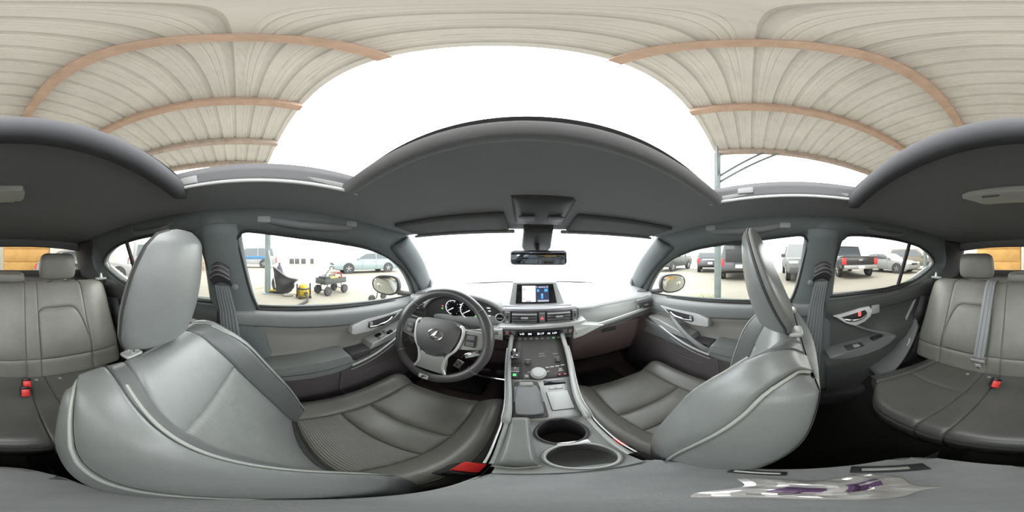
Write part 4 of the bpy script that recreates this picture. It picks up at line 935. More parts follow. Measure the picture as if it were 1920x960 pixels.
# side spokes with button pads and silver trims
for s in (-1, 1):
    sp = [(s * 0.078, 0.046), (s * 0.118, 0.040), (s * 0.172, 0.040), (s * 0.176, 0.0), (s * 0.160, -0.028), (s * 0.116, -0.032), (s * 0.070, -0.040)]
    k_ = ob('spoke', wx(prism(sp, lambda a, b, c: (a, b, c - abs(a) * 0.06), -0.02, 0.012, 0.005)), PL_M if s < 0 else SATIN, SW)
    ob('button_pad', wx(rbox((s * 0.123, 0.004, 0.006), (0.040, 0.046, 0.008), 0.004)), PL_D, k_)
    for q in (-1, 1): ob('button', wx(rbox((s * 0.123, 0.004 + q * 0.012, 0.0105), (0.026, 0.016, 0.004), 0.002)), PL_M, k_)
    tr = smooth_line([(s * 0.080, 0.052, 0.010), (s * 0.094, 0.044, 0.012), (s * 0.094, 0.010, 0.012), (s * 0.082, -0.035, 0.012), (s * 0.056, -0.072, 0.010), (s * 0.047, -0.12, 0.004), (s * 0.058, -0.150, 0.0)], 5)
    ob('silver_trim', wx(tube(tr, 0.0040, 8, flat=(1, 1.5))), SILVER, SW)
    ob('shift_paddle', wx(rbox((s * 0.125, -0.052, -0.022), (0.05, 0.022, 0.006), 0.003, m=rot(0, 0, s * 25))), CHROME if s > 0 else PL_D, SW)
lo = [(-0.050, -0.070), (0.050, -0.070), (0.046, -0.11), (0.056, -0.150), (-0.056, -0.150), (-0.046, -0.11)]
ob('lower_spoke', wx(prism(lo, lambda a, b, c: (a, b, c + b * 0.05), -0.014, 0.012, 0.005)), SATIN, SW)
bd = ob('rim_badge', wx(rbox((-0.004, -0.178, 0.0145), (0.036, 0.018, 0.004), 0.003)), SILVER, SW)
ob('badge_letter', wx(prism([(-0.012, -0.184), (-0.006, -0.172), (0.009, -0.172), (0.007, -0.175), (-0.002, -0.1755), (-0.003, -0.178), (0.003, -0.178), (0.001, -0.1805), (-0.005, -0.1805), (-0.008, -0.184)], lambda a, b, c: (a, b, c), 0.0155, 0.0175)), MBLACK, bd)
ob('column_cover', wx(lathe([(0.05, -0.03), (0.062, -0.06), (0.066, -0.17)], 24)), PL_D, SW)
ob('column_shroud', wx(rbox((0, -0.005, -0.13), (0.14, 0.11, 0.14), 0.03, 3)), PL_D, SW)
for s in (-1, 1):
    stk = smooth_line([(s * 0.06, 0.03, -0.075), (s * 0.13, 0.042, -0.06), (s * 0.205, 0.045, -0.05)], 5)
    ob('column_stalk', wx(tube(stk, [0.006] * 5 + [0.008, 0.010, 0.012, 0.013, 0.013, 0.010], 10)), PL_L if s > 0 else PL_D, SW)
# keys on a ring hanging behind the wheel
kt = thing('key_ring', 'small metal key tag on a wire ring hanging behind the steering wheel', 'keys', (-0.275, 0.52, 0.70))
ob('tag', rbox((-0.272, 0.512, 0.735), (0.026, 0.003, 0.045), 0.006, m=rot(0, 25, 0)), SATIN, kt)
for q in range(2): ob('tag_hole', rbox((-0.266 - 0.010 * q, 0.5095, 0.745 - 0.014 * q), (0.006, 0.001, 0.006), 0.0004), MBLACK, kt)
ob('wire', tube(smooth_line([(-0.235, 0.53, 0.805), (-0.262, 0.52, 0.77), (-0.262, 0.505, 0.72), (-0.258, 0.49, 0.685), (-0.275, 0.48, 0.668), (-0.252, 0.475, 0.672)], 6), 0.0012, 6), CHROME, kt)
# ================================================================== centre console
CN = thing('centre_console', 'grey centre console with shift lever, controller pad, cup holders and armrest', 'console', (0, 0.25, 0.30))
CT = [(0.70, 0.825), (0.645, 0.80), (0.575, 0.752), (0.495, 0.703), (0.40, 0.682), (0.315, 0.668), (0.30, 0.655), (0.22, 0.640), (0.14, 0.628)]
def ctop(y):
    for (a, b), (c, d) in zip(CT, CT[1:]):
        if y >= c: return d + (b - d) * (y - c) / (a - c)
    return CT[-1][1]
def cn_side(u, v):
    pass
CW = 0.112
def kx(x, y):                                     # the console narrows towards the rear, a little more on the passenger side
    f = sstep(0.33, 0.60, y); return x * ((0.084 + 0.028 * f) if x < 0 else (0.073 + 0.036 * f)) / CW
for s in (-1, 1):
    ob('side_panel', gridf(lambda u, v: (lambda y: (kx(s * (CW + 0.012 * math.sin(v * 2.4)), y), y, 0.30 + (ctop(y) - 0.012 - 0.30) * (1 - v)))(0.72 - 0.90 * u), lin(0, 1, 30), lin(0, 1, 8)), PL_D, CN)
    rl = smooth_line([(s * 0.104, 0.66, 0.822), (s * 0.106, 0.60, 0.784), (s * 0.110, 0.50, 0.722), (s * 0.113, 0.40, 0.695), (s * 0.114, 0.325, 0.682), (s * 0.112, 0.30, 0.668), (s * 0.113, 0.24, 0.650), (s * 0.108, 0.16, 0.634)], 6)
    rl = [V((kx(p.x, p.y), p.y, p.z)) for p in rl]
    ob('side_rail', tube(rl, [0.011] * 30 + [0.007] * 13, 10, flat=(1.0, 0.8)), PL_L if s < 0 else SATIN, CN)
    ob('rail_line', tube([p + V((s * 0.010, 0, 0.004)) for p in rl[6:]], 0.0018, 5), SILVER, CN)
# sloping shift panel
def q4(x0, x1, y0, y1, lift=0.0, n=10):
    return gridf(lambda u, v: (kx(x0 + (x1 - x0) * u, y0 + (y1 - y0) * v), y0 + (y1 - y0) * v, ctop(y0 + (y1 - y0) * v) + lift), lin(0, 1, 5), lin(0, 1, n))
sp_ = ob('shift_panel', q4(-0.103, 0.103, 0.70, 0.494, 0.0, 16), mat('shift_panel', (0.11, 0.105, 0.10), 0.45), CN, solid=0.01)
pn = ob('satin_panel', q4(-0.106, 0.106, 0.494, 0.315, 0.001, 16), SATIN, CN, solid=0.012)
ob('panel_joint', tube([(x, 0.494, ctop(0.494) + 0.001) for x in lin(-0.1, 0.1, 5)], 0.0015, 5), PL_D, CN)
ob('panel_joint', tube([(-0.062, y, ctop(y) + 0.0005) for y in lin(0.62, 0.50, 8)], 0.0011, 5), PL_D, sp_)
SLP = math.degrees(math.atan2(0.703 - 0.80, 0.495 - 0.645))
def CMx(x, y, lift=0.0):                          # frame lying on the console: x right, y forward along the slope
    e = 0.01; t = V((0, 2 * e, ctop(y + e) - ctop(y - e))); return frame_m((x, y, ctop(y) + lift), (1, 0, 0), tuple(t))
# stubby shift lever
lv = ob('shift_gate', xf(rbox((0, 0, 0.001), (0.044, 0.070, 0.006), 0.003), CMx(-0.083, 0.585)), PL_D, sp_)
body_ = [(0.0, 0.0), (0.012, 0.0), (0.011, 0.02), (0.0155, 0.035), (0.0155, 0.052), (0.010, 0.062), (0.0, 0.064)]
ob('shift_knob', xf(lathe(body_, 20), CMx(-0.083, 0.578) @ Matrix.Diagonal((1.05, 1.2, 1.1, 1))), CHROME, lv)
ob('shift_knob_front', xf(rbox((0, -0.014, 0.040), (0.026, 0.012, 0.052), 0.006, m=rot(14)), CMx(-0.083, 0.578)), CHROME, lv)
ob('park_button', xf(rbox((0, 0, 0.001), (0.026, 0.016, 0.005), 0.002), CMx(-0.083, 0.533)), PL_M, sp_)
text('park_lettering', 'P', 0.012, CMx(-0.083, 0.533, 0.0045), WHITE, sp_)
bt = ob('drive_button', xf(rbox((0, 0, 0.001), (0.024, 0.024, 0.006), 0.002), CMx(-0.083, 0.508)), PL_D, sp_)
ob('button_lamp', xf(rbox((0, 0.002, 0.0045), (0.010, 0.010, 0.001), 0.0005), CMx(-0.083, 0.508)), GREENL, bt)
bt = ob('drive_button', xf(rbox((0, 0, 0.001), (0.020, 0.022, 0.005), 0.002), CMx(-0.045, 0.506)), PL_M, sp_)
ob('button_mark', xf(rbox((0, 0, 0.004), (0.008, 0.007, 0.001), 0.0004), CMx(-0.045, 0.506)), WHITE, bt)
dl = ob('mode_dial', xf(lathe([(0.026, 0.0), (0.026, 0.006), (0.0235, 0.008), (0.0215, 0.016), (0.0185, 0.020), (0.0, 0.021)], 32), CMx(-0.008, 0.516)), SILVER, sp_)
ob('dial_ring', xf(tube(oval(0.026, 0.026, 32, 0.004), 0.0022, 6, True), CMx(-0.008, 0.516)), PL_D, dl)
for x, y, r_ in ((-0.040, 0.556, 0.0105), (0.064, 0.560, 0.0105)):
    kn = ob('control_knob', xf(lathe([(r_, 0.0), (r_, 0.008), (r_ - 0.002, 0.012), (0, 0.012)], 20), CMx(x, y)), PL_D, sp_)
    ob('knob_mark', xf(rbox((0, r_ * 0.5, 0.0125), (0.002, r_ * 0.8, 0.001), 0.0003), CMx(x, y)), GREYL, kn)
    ob('knob_mark', xf(rbox((0, 0.017, 0.001), (0.020, 0.003, 0.001), 0.0003), CMx(x, y)), GREYL, sp_)
for x, y, w_ in ((0.024, 0.537, 0.012), (0.040, 0.538, 0.013), (0.058, 0.539, 0.014), (0.077, 0.541, 0.014), (0.066, 0.527, 0.010), (0.066, 0.521, 0.016), (0.01, 0.583, 0.024), (0.01, 0.592, 0.020), (-0.083, 0.5235, 0.028), (0.022, 0.521, 0.012), (-0.038, 0.521, 0.008), (0.06, 0.588, 0.02)):
    ob('print_mark', xf(rbox((0, 0, 0.0008), (w_, 0.0035, 0.001), 0.0003), CMx(x, y)), WHITE if y < 0.545 else GREYL, sp_)
for x in (0.058, 0.076):
    hb_ = ob('seat_heater_button', xf(lathe([(0.0065, 0), (0.0065, 0.004), (0, 0.005)], 16), CMx(x, 0.505)), PL_D, sp_); ob('heater_lamp', xf(rbox((0, 0, 0.005), (0.006, 0.004, 0.001), 0.0004), CMx(x, 0.505)), REDL, hb_)
# controller pad with palm rest
pad = [(-0.077, 0.34), (-0.082, 0.46), (-0.072, 0.480), (-0.022, 0.480), (-0.010, 0.46), (-0.002, 0.34), (-0.012, 0.324), (-0.068, 0.324)]
padf = lambda a, b, c: (a, b, ctop(b) + c)
cpad = ob('controller_surround', prism([tuple(p) for p in smooth_loop(pad, 3)], padf, 0.0, 0.006, 0.003), PL_D, pn)
pal = [(-0.070, 0.345), (-0.072, 0.450), (-0.018, 0.450), (-0.010, 0.345), (-0.020, 0.332), (-0.062, 0.332)]
ob('palm_rest', prism([tuple(p) for p in smooth_loop(pal, 3)], lambda a, b, c: (a, b, ctop(b) + c + 0.010 * math.sin(math.pi * min(1, max(0, (b - 0.325) / 0.14)))), 0.004, 0.014, 0.005, 3), PL_M, cpad)
ob('controller_bar', xf(rbox((0, 0, 0.014), (0.040, 0.016, 0.014), 0.005), CMx(-0.047, 0.463)), PL_L, cpad); ob('controller_edge', xf(tube([(-0.018, -0.008, 0.018), (0.018, -0.008, 0.018)], 0.0028, 8), CMx(-0.047, 0.463)), CHROME, cpad)
for x in (-0.076, -0.007): ob('side_key', xf(rbox((0, 0, 0.008), (0.006, 0.07, 0.006), 0.002), CMx(x, 0.42)), PL_L, cpad)
# slot, button strip, square lid
ob('card_slot', xf(rbox((0, 0, 0.0005), (0.064, 0.022, 0.003), 0.001), CMx(0.036, 0.473)), BLACK, pn)
ks = ob('button_strip', xf(rbox((0, 0, 0.0015), (0.040, 0.010, 0.003), 0.001), CMx(0.035, 0.446)), PL_L, pn)
for x in (-0.011, 0.011): ob('button_mark', xf(rbox((x, 0, 0.0032), (0.012, 0.004, 0.001), 0.0003), CMx(0.035, 0.446)), WHITE, ks)
ln = [(0.007, 0.428), (0.064, 0.428), (0.060, 0.350), (0.010, 0.350)]
ob('tray_lid', prism(ln, padf, 0.0015, 0.0045, 0.001), mat('tray_lid', (0.55, 0.56, 0.55), 0.4), pn)
ob('lid_gap', tube([padf(a, b, 0.002) for a, b in ln], 0.0017, 5, True), PL_D, pn)
# cup holder deck with two wells
def circ(cx, cy, r, n=28): return [(cx + r * math.cos(2 * math.pi * i / n), cy + r * math.sin(2 * math.pi * i / n)) for i in range(n)]
C1, C2, CR1, CR2 = (0.012, 0.273), (0.016, 0.181), 0.045, 0.0455
deck = [(kx(a, b), b) for a, b in [(-0.108, 0.318), (0.108, 0.318), (0.106, 0.22), (0.103, 0.13), (-0.103, 0.13), (-0.108, 0.22)]]
dk = ob('cup_deck', fill([deck, circ(*C1, CR1), circ(*C2, CR2)], lambda a, b: (a, b, ctop(b) - 0.002)), PL_L, CN)
for (c_, r_, dep) in ((C1, CR1, 0.085), (C2, CR2, 0.048)):
    wl = [(r_, -0.002), (r_ * 0.97, -dep * 0.6), (r_ * 0.92, -dep), (0.0005, -dep)]
    vs_, fs = lathe(wl, 28, close=False); vs_ = [V((p.x + c_[0], p.y + c_[1], p.z + (ctop(p.y + c_[1]) if p.z > -0.01 else ctop(c_[1])))) for p in vs_]
    ob('cup_well', (vs_, fs), PL_D if dep > 0.06 else PL_M, dk)
    ob('well_rim', tube([(a, b, ctop(b) - 0.001) for a, b in circ(*c_, r_)], 0.0035, 8, True), SATIN if dep < 0.06 else PL_D, dk)
br = ob('cup_divider', rbox((0.020, 0.227, ctop(0.224) + 0.001), (0.050, 0.014, 0.004), 0.0015), SILVER, dk)
# padded elbow rest left of the cups
el_ = [(-0.080, 0.308), (-0.074, 0.322), (-0.046, 0.322), (-0.040, 0.310), (-0.035, 0.165), (-0.040, 0.152), (-0.076, 0.152), (-0.082, 0.165)]
def elbow(u, v):
    a, b = 2 * u - 1, 2 * v - 1; y = 0.152 + 0.172 * v; x0, x1 = -0.083 + 0.002 * v, -0.034 - 0.007 * v
    k = max(0, 1 - abs(a) ** 5) ** 0.5 * max(0, 1 - abs(b) ** 12) ** 0.5
    return ((x0 + x1) / 2 + (x1 - x0) / 2 * a, y, ctop(y) - 0.004 + 0.026 * k)
ob('elbow_pad', gridf(elbow, [0, 0.01, 0.03, 0.07, 0.13, 0.22, 0.35, 0.5, 0.65, 0.78, 0.87, 0.93, 0.97, 0.99, 1], [0, 0.004, 0.012, 0.03, 0.06, 0.12, 0.3, 0.5, 0.7, 0.88, 0.94, 0.97, 0.988, 0.996, 1]), L_SEAT, CN, ang=80)
ob('elbow_trim', tube([padf(a, b, 0.004) for a, b in ((-0.034, 0.155), (-0.058, 0.147), (-0.080, 0.152))], 0.003, 6), PIPE, CN)
# armrest box and its cloth lid
LIDO = [(-0.088, 0.080), (-0.078, 0.128), (-0.045, 0.146), (0.045, 0.146), (0.080, 0.128), (0.094, 0.08), (0.096, -0.09), (0.084, -0.138), (0.045, -0.156), (-0.045, -0.156), (-0.078, -0.128), (-0.088, -0.08)]
LO = [tuple(p) for p in smooth_loop(LIDO, 4)]
bxm = ob('storage_box', prism([(a * 0.94, b * 0.97) for a, b in LO], lambda a, b, c: (a, b, c), 0.31, 0.588, 0.006), PL_D, CN)
ld = ob('armrest_lid', prism(LO, lambda a, b, c: (a, b, c), 0.588, 0.622, 0.012, 4), LIDF, CN)
ob('lid_piping', tube([(a * 1.0, b * 1.0, 0.606) for a, b in LO], 0.0030, 6, True), PIPE, ld)
# recessed latch plate at the rear right of the lid, and a crumpled clear wrapper in place of the camera stand foot
lt = ob('latch_recess', xf(rbox((0, 0, 0), (0.072, 0.024, 0.004), 0.002), rot(0, 0, 62, (0.066, -0.092, 0.6225))), MBLACK, ld)
ob('latch_plate', xf(rbox((0.004, 0, 0.002), (0.044, 0.009, 0.002), 0.0008), rot(0, 0, 62, (0.066, -0.092, 0.6228))), SATIN, lt)
lt = ob('latch_recess', xf(rbox((0, 0, 0), (0.050, 0.014, 0.004), 0.002), rot(0, 0, 84, (0.083, 0.020, 0.6222))), MBLACK, ld)
ob('latch_plate', xf(rbox((0.0, 0, 0.002), (0.040, 0.005, 0.002), 0.0008), rot(0, 0, 84, (0.083, 0.020, 0.6225))), WHITE, lt)
random.seed(3)
wr = thing('stand_foot_remnant', 'crumpled clear wrapper with purple print in place of the camera stand foot on the armrest lid', 'remnant', (0.045, -0.035, 0.622))
CRUMPLE = mat('remnant_sheet', (0.72, 0.70, 0.68), 0.18, metal=0.35); PURP = mat('remnant_print', (0.16, 0.09, 0.20), 0.3)
H = [[0.004 + 0.012 * random.random() for _ in range(9)] for _ in range(9)]
def wrp(u, v):
    i, j = min(7, int(u * 8)), min(7, int(v * 8)); h = H[i][j]
    k = math.sin(math.pi * u) ** 0.5 * math.sin(math.pi * v) ** 0.5
    return V((-0.008 + 0.066 * u + 0.006 * math.sin(9 * v), 0.026 - 0.098 * v + 0.006 * math.sin(7 * u), 0.6235 + h * k))
ob('crumpled_sheet', gridf(wrp, lin(0, 1, 17), lin(0, 1, 17)), CRUMPLE, wr, ang=15)
ob('print_patch', gridf(lambda u, v: wrp(0.30 + 0.3 * u, 0.25 + 0.2 * v) + V((0, 0, 0.0009)), lin(0, 1, 8), lin(0, 1, 8)), PURP, wr, ang=15)
ob('print_patch', gridf(lambda u, v: wrp(0.35 + 0.35 * u, 0.55 + 0.28 * v) + V((0, 0, 0.0009)), lin(0, 1, 8), lin(0, 1, 8)), PURP, wr, ang=15)
# console neck under the dash, bright foot strip and pedals
ob('console_neck', rbox((0, 0.76, 0.62), (0.19, 0.16, 0.34), 0.02), PL_D, CN)
ob('foot_strip', tube([(-0.125, 0.62, 0.575), (-0.30, 0.66, 0.560)], 0.005, 8), CHROME, CN)
pdl = thing('pedal', 'wide black brake pedal with metal studs in the driver footwell', 'pedal', (-0.28, 0.85, 0.42)); m_ = rot(-50, 0, 0, (-0.27, 0.80, 0.47))
ob('arm', tube([(-0.27, 0.80, 0.47), (-0.27, 0.90, 0.60)], 0.010, 8), MBLACK, pdl); pp_ = ob('pad', xf(rbox((0, 0, 0), (0.11, 0.06, 0.016), 0.006), m_), PL_M, pdl)
for i in range(3):
    for j in range(2): ob('stud', xf(lathe([(0.008, 0.006), (0.008, 0.011), (0.005, 0.012)], 10, c=(-0.034 + 0.034 * i, -0.012 + 0.024 * j, 0)), m_), SILVER, pp_)
pdl = thing('pedal', 'narrow accelerator pedal beside the console in the driver footwell', 'pedal', (-0.17, 0.85, 0.36)); m_ = rot(-60, 0, 0, (-0.165, 0.83, 0.42))
pp_ = ob('pad', xf(rbox((0, 0, 0), (0.055, 0.17, 0.016), 0.006), m_), PL_M, pdl)
for i in range(4): ob('stud', xf(lathe([(0.008, 0.006), (0.008, 0.011), (0.005, 0.012)], 10, c=(0, -0.055 + 0.036 * i, 0)), m_), SILVER, pp_)

MATT = mat('floor_mat', (0.20, 0.155, 0.155), 1.0, bump=0.6, bscale=600, bdist=0.003, spec=0.1)  # mats added to lighten the footwells, tinted like the lens flare veil
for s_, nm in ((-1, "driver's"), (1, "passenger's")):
    fmt = thing('floor_mat', 'added carpet mat with brownish lens haze tint in the %s footwell' % nm, 'floor mat', (s_ * 0.40, 0.7, 0.30), group='front floor mats')
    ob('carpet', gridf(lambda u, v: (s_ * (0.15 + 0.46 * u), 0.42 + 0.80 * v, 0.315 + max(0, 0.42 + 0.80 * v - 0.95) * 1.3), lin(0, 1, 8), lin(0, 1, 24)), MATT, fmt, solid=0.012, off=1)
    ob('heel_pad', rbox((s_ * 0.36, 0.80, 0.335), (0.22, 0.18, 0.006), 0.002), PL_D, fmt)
# ================================================================== mirror, visors, handles, lamps, door mirrors
RM = thing('rear_view_mirror', 'dark rear view mirror hanging at the windscreen top centre', 'mirror', (0.0, 0.66, 1.2))
mm = rot(4, 0, -10, (0.0, 0.63, 1.163))
ob('housing', xf(rbox((0, 0.012, 0), (0.225, 0.034, 0.058), 0.014, 3), mm), PL_D, RM)
ob('glass', xf(rbox((0, -0.006, 0), (0.207, 0.003, 0.046), 0.001), mm), mat('dim_mirror', (0.30, 0.33, 0.38), 0.03, metal=1.0), RM)
ob('stem', tube([(0.0, 0.655, 1.18), (0.0, 0.70, 1.235)], 0.012, 10), PL_D, RM)
ob('sensor_cover', prism([(-0.055, 0.60), (-0.065, 0.72), (-0.045, 0.775), (0.045, 0.775), (0.065, 0.72), (0.055, 0.60)], lambda a, b, c: (a, b, 1.288 - (b - 0.645) * 0.50 + c), -0.050, -0.004, 0.012, 3), PL_D, RM)
OC = thing('overhead_console', 'dark overhead console with map lamps ahead of the sunroof', 'lamp', (0, 0.45, 1.33))
def onroof(x, y, d): return V((x, y, roof_z(x, y) - d))
ob('body', gridf(lambda u, v: onroof(-0.085 + 0.17 * u, 0.40 + 0.19 * v, 0.018 * math.sin(math.pi * min(1, max(0, u))) ** 0.4 * math.sin(math.pi * v) ** 0.4), lin(0, 1, 14), lin(0, 1, 14)), PL_D, OC, solid=0.004)
for s in (-1, 1): ob('map_lens', rbox(tuple(onroof(s * 0.045, 0.50, 0.020)), (0.05, 0.035, 0.006), 0.003, m=rot(-10)), PL_M, OC)
for s, nm in ((-1, "driver's"), (1, "passenger's")):
    vz = thing('sun_visor', 'folded grey sun visor above the windscreen on the %s side' % nm, 'sun visor', (s * 0.3, 0.55, 1.3), group='folded sun visors')
    def vf_(u, v): x = 0.115 + 0.37 * u; y = yf_head(x) - 0.012 - 0.15 * v; return onroof(s * x, y, 0.012)
    ob('panel', gridf(vf_, lin(0, 1, 14), lin(0, 1, 8)), mat('visor_cloth', (0.12, 0.12, 0.122), 0.9), vz, solid=0.014)
    ob('pivot_rod', tube([vf_(u, 0.04) + V((0, 0, -0.004)) for u in lin(-0.03, 1.04, 8)], 0.006, 8), PL_L, vz)
    ob('clip', rbox(tuple(vf_(0.0, 0.05) + V((-s * 0.01, 0, -0.003))), (0.03, 0.02, 0.014), 0.004), PL_L, vz)
    gh = thing('grab_handle', 'folding ceiling grab handle over the %s front window' % nm, 'grab handle', (s * 0.55, 0.15, 1.3), group='ceiling grab handles')
    pts = smooth_line([(s * 0.560, 0.285, 1.285), (s * 0.552, 0.255, 1.270), (s * 0.546, 0.15, 1.266), (s * 0.546, 0.06, 1.272), (s * 0.552, -0.02, 1.288)], 6)
    ob('bar', tube(pts, 0.011, 10, flat=(1.1, 0.7)), PL_M, gh)
    for y in (0.275, -0.015): ob('mount', rbox((s * 0.556, y, 1.285), (0.03, 0.045, 0.026), 0.008), PL_L, gh)
    gh = thing('grab_handle', 'folding ceiling grab handle over the %s rear window' % nm, 'grab handle', (s * 0.55, -0.45, 1.3), group='ceiling grab handles')
    pts = smooth_line([(s * 0.555, -0.34, 1.295), (s * 0.545, -0.37, 1.278), (s * 0.542, -0.45, 1.272), (s * 0.545, -0.53, 1.275), (s * 0.552, -0.56, 1.29)], 6)
    ob('bar', tube(pts, 0.010, 10, flat=(1.1, 0.7)), PL_M, gh)
    for y in (-0.345, -0.555): ob('mount', rbox((s * 0.552, y, 1.292), (0.028, 0.036, 0.024), 0.008), PL_M, gh)
dl_ = thing('dome_lamp', 'pale dome lamp panel on the headliner above the back seat', 'lamp', (0.035, -0.5, 1.34))
yb = -0.47; z0 = roof_z(0.04, yb)
ob('bezel', prism([(-0.083, yb + 0.02), (-0.075, yb + 0.045), (0.14, yb + 0.045), (0.165, yb + 0.035), (0.125, yb - 0.045), (-0.075, yb - 0.045), (-0.083, yb - 0.02)], lambda a, b, c: (a, b, roof_z(a, b) + c), 0.004, -0.016, 0.005), LENS, dl_)
ob('lens', rbox((0.03, yb - 0.046, z0 - 0.012), (0.17, 0.012, 0.012), 0.004), mat('lens_warm', (0.75, 0.70, 0.5), 0.3), dl_)
ob('switch', rbox((0.08, yb + 0.028, z0 - 0.018), (0.05, 0.010, 0.006), 0.002), PL_M, dl_)
# door mirrors
for s, nm in ((-1, "driver's"), (1, "passenger's")):
    dm = thing('door_mirror', 'pale door mirror outside the %s front window' % nm, 'mirror', (s * 0.92, 0.80, 0.9), group='door mirrors')
    outl = [(-0.10, 0.0), (-0.085, 0.052), (-0.03, 0.068), (0.05, 0.062), (0.098, 0.036), (0.108, 0.0), (0.095, -0.04), (0.05, -0.066), (-0.03, -0.072), (-0.085, -0.05)]
    OLM = [(p[0] * 1.12, p[1] * 1.05) for p in smooth_loop(outl, 3)]
    c0 = V((s * 0.945, 0.775, 0.958)); ang = -s * 18
    fm = frame_m(c0, (math.cos(R(ang)), math.sin(R(ang)) * 1.0, 0), (0, 0, 1))      # x outward-ish, z faces back to the cabin
    fx = lambda a, b, c: fm @ V((s * a, b, c))
    ob('rim', prism(OLM, fx, 0.0, -0.03, 0.006), PL_D, dm)
    ob('glass', prism([(a * 0.86, b * 0.84) for a, b in OLM], fx, 0.0005, 0.003, 0.001), MIRROR, dm)
    ob('blind_spot_bead', xf(lathe([(0.022, 0), (0.021, 0.002), (0.012, 0.0045), (0.0005, 0.0055)], 20), fm @ Matrix.Translation((s * 0.052, -0.012, 0.003))), MIRROR, dm)
    def cap(a, t):
        i = a * len(OLM); p = OLM[int(i) % len(OLM)]; k = math.cos(t * math.pi / 2) ** 0.7 if t < 1 else 0.02
        return fx(p[0] * max(k, 0.02), p[1] * max(k, 0.02), -0.028 - 0.085 * t)
    n_ = len(OLM); ob('shell', gridf(lambda a, t: cap((a + 0.5) / n_, t), range(n_), [0, 0.15, 0.3, 0.5, 0.7, 0.85, 0.95, 1], closed=True), BODY, dm)
    ob('arm', tube(smooth_line([(s * 0.735, 0.86, 0.915), (s * 0.79, 0.85, 0.905), (s * 0.86, 0.825, 0.908)], 5), 0.024, 10, flat=(0.8, 1.3)), PL_D, dm)
# ================================================================== the yard outside
GR = mat('yard_concrete', (0.215, 0.198, 0.160), 0.9, var=0.10, vscale=0.5, bump=0.3, bscale=18, bdist=0.01)
o = ob('ground', gridf(lambda u, v: (u, v, 0), lin(-70, 70, 15), lin(-70, 70, 15)), GR, None); tag(o, 'pale dusty concrete yard around the car', 'ground', kind='structure')
# canopy: its own frame, turned against the car
CA = R(11); CZ = 4.40
def cn(u, v, z=0.0): return V((u * math.cos(CA) - v * math.sin(CA), u * math.sin(CA) + v * math.cos(CA), CZ + z))
U0, U1, V0, V1 = -5.15, 4.30, -8.6, 0.97
CANM = mat('canopy_sheet', (0.63, 0.63, 0.615), 0.75, var=0.09, vscale=1.3)
def canopy_mat():
    m = CANM; nt = m.node_tree; n = nt.nodes; b = n['Principled BSDF']; tc = n.new('ShaderNodeTexCoord')
    sp = n.new('ShaderNodeTexNoise'); sp.inputs['Scale'].default_value = 7; sp.inputs['Detail'].default_value = 8; sp.inputs['Roughness'].default_value = 0.7
    mp = n.new('ShaderNodeMapping'); mp.inputs['Rotation'].default_value = (0, 0, -CA); mp.inputs['Scale'].default_value = (0.35, 1.6, 1); nt.links.new(tc.outputs['Object'], mp.inputs['Vector']); nt.links.new(mp.outputs['Vector'], sp.inputs['Vector'])
    rp = n.new('ShaderNodeValToRGB'); rp.color_ramp.elements[0].position = 0.28; rp.color_ramp.elements[0].color = (0.60, 0.58, 0.56, 1); rp.color_ramp.elements[1].position = 0.46; rp.color_ramp.elements[1].color = (1, 1, 1, 1)
    nt.links.new(sp.outputs['Fac'], rp.inputs['Fac'])
    src = b.inputs['Base Color'].links[0].from_socket
    mx = n.new('ShaderNodeMix'); mx.data_type = 'RGBA'; mx.blend_type = 'MULTIPLY'; mx.inputs[0].default_value = 0.38
    nt.links.new(src, mx.inputs[6]); nt.links.new(rp.outputs['Color'], mx.inputs[7]); nt.links.new(mx.outputs[2], b.inputs['Base Color'])
canopy_mat()
RUST = mat('rust_primer', (0.47, 0.335, 0.265), 0.8, var=0.15, vscale=5)
POST = mat('post_paint', (0.17, 0.205, 0.205), 0.6, var=0.18, vscale=4)
CP = thing('canopy', 'ribbed grey metal canopy with rust coloured beams above the car', 'canopy', (0, -3.5, 0), group=None)
CP['kind'] = 'structure'
PW = 0.90; nP = int(math.ceil((V1 - V0) / PW))
for i in range(nP):
    v1 = V1 - i * PW; v0 = max(V0, v1 - PW); pr = []
    for k_ in range(3):
        a = v1 - 0.30 * k_; pr += [(a, 0), (a - 0.085, 0), (a - 0.105, 0.035), (a - 0.155, 0.035), (a - 0.175, 0)]
        pr += [(a - 0.205, 0), (a - 0.215, 0.006), (a - 0.225, 0), (a - 0.262, 0), (a - 0.272, 0.006), (a - 0.282, 0)]
    pr.append((v0, 0))
    vs_ = [cn(u, q, 0.075 + z + 0.002 * (i % 2)) for u in (U0 - 0.1, U1 + 0.1) for q, z in pr]; n_ = len(pr)
    ob('roof_sheet', (vs_, [(k_, k_ + 1, n_ + k_ + 1, n_ + k_) for k_ in range(n_ - 1)]), CANM, CP, smooth=False, solid=0.004, off=1)
def beam(u0, v0, u1, v1, w_, h_, m_, z=0.0, nm='beam'):
    a, b = cn(u0, v0, z), cn(u1, v1, z); d = (b - a); L_ = d.length; fm_ = frame_m((a + b) / 2, d / L_, (0, 0, 1))
    return ob(nm, xf(rbox((0, 0, 0), (L_, h_, w_), 0.006), fm_), m_, CP)
for u in (-5.1, -3.83, -2.34, -0.79, 0.81, 2.42, 4.25):
    b_ = beam(u, V0, u, V1 - 0.03, 0.11, 0.15, RUST if abs(u) < 3 else mat('beam_dull', (0.42, 0.35, 0.30), 0.8, var=0.2, vscale=5), 0.0)
    ob('beam_flange', xf(rbox((0, 0, 0), (V1 - V0 - 0.04, 0.012, 0.15), 0.003), frame_m(cn(u, (V0 + V1) / 2, -0.075), cn(0, 1) - cn(0, 0), (0, 0, 1))), RUST if abs(u) < 3 else MATS['beam_dull'], b_)
for v in (-7.9,): beam(U0, v, U1, v, 0.16, 0.22, POST, -0.19, 'cross_girder')
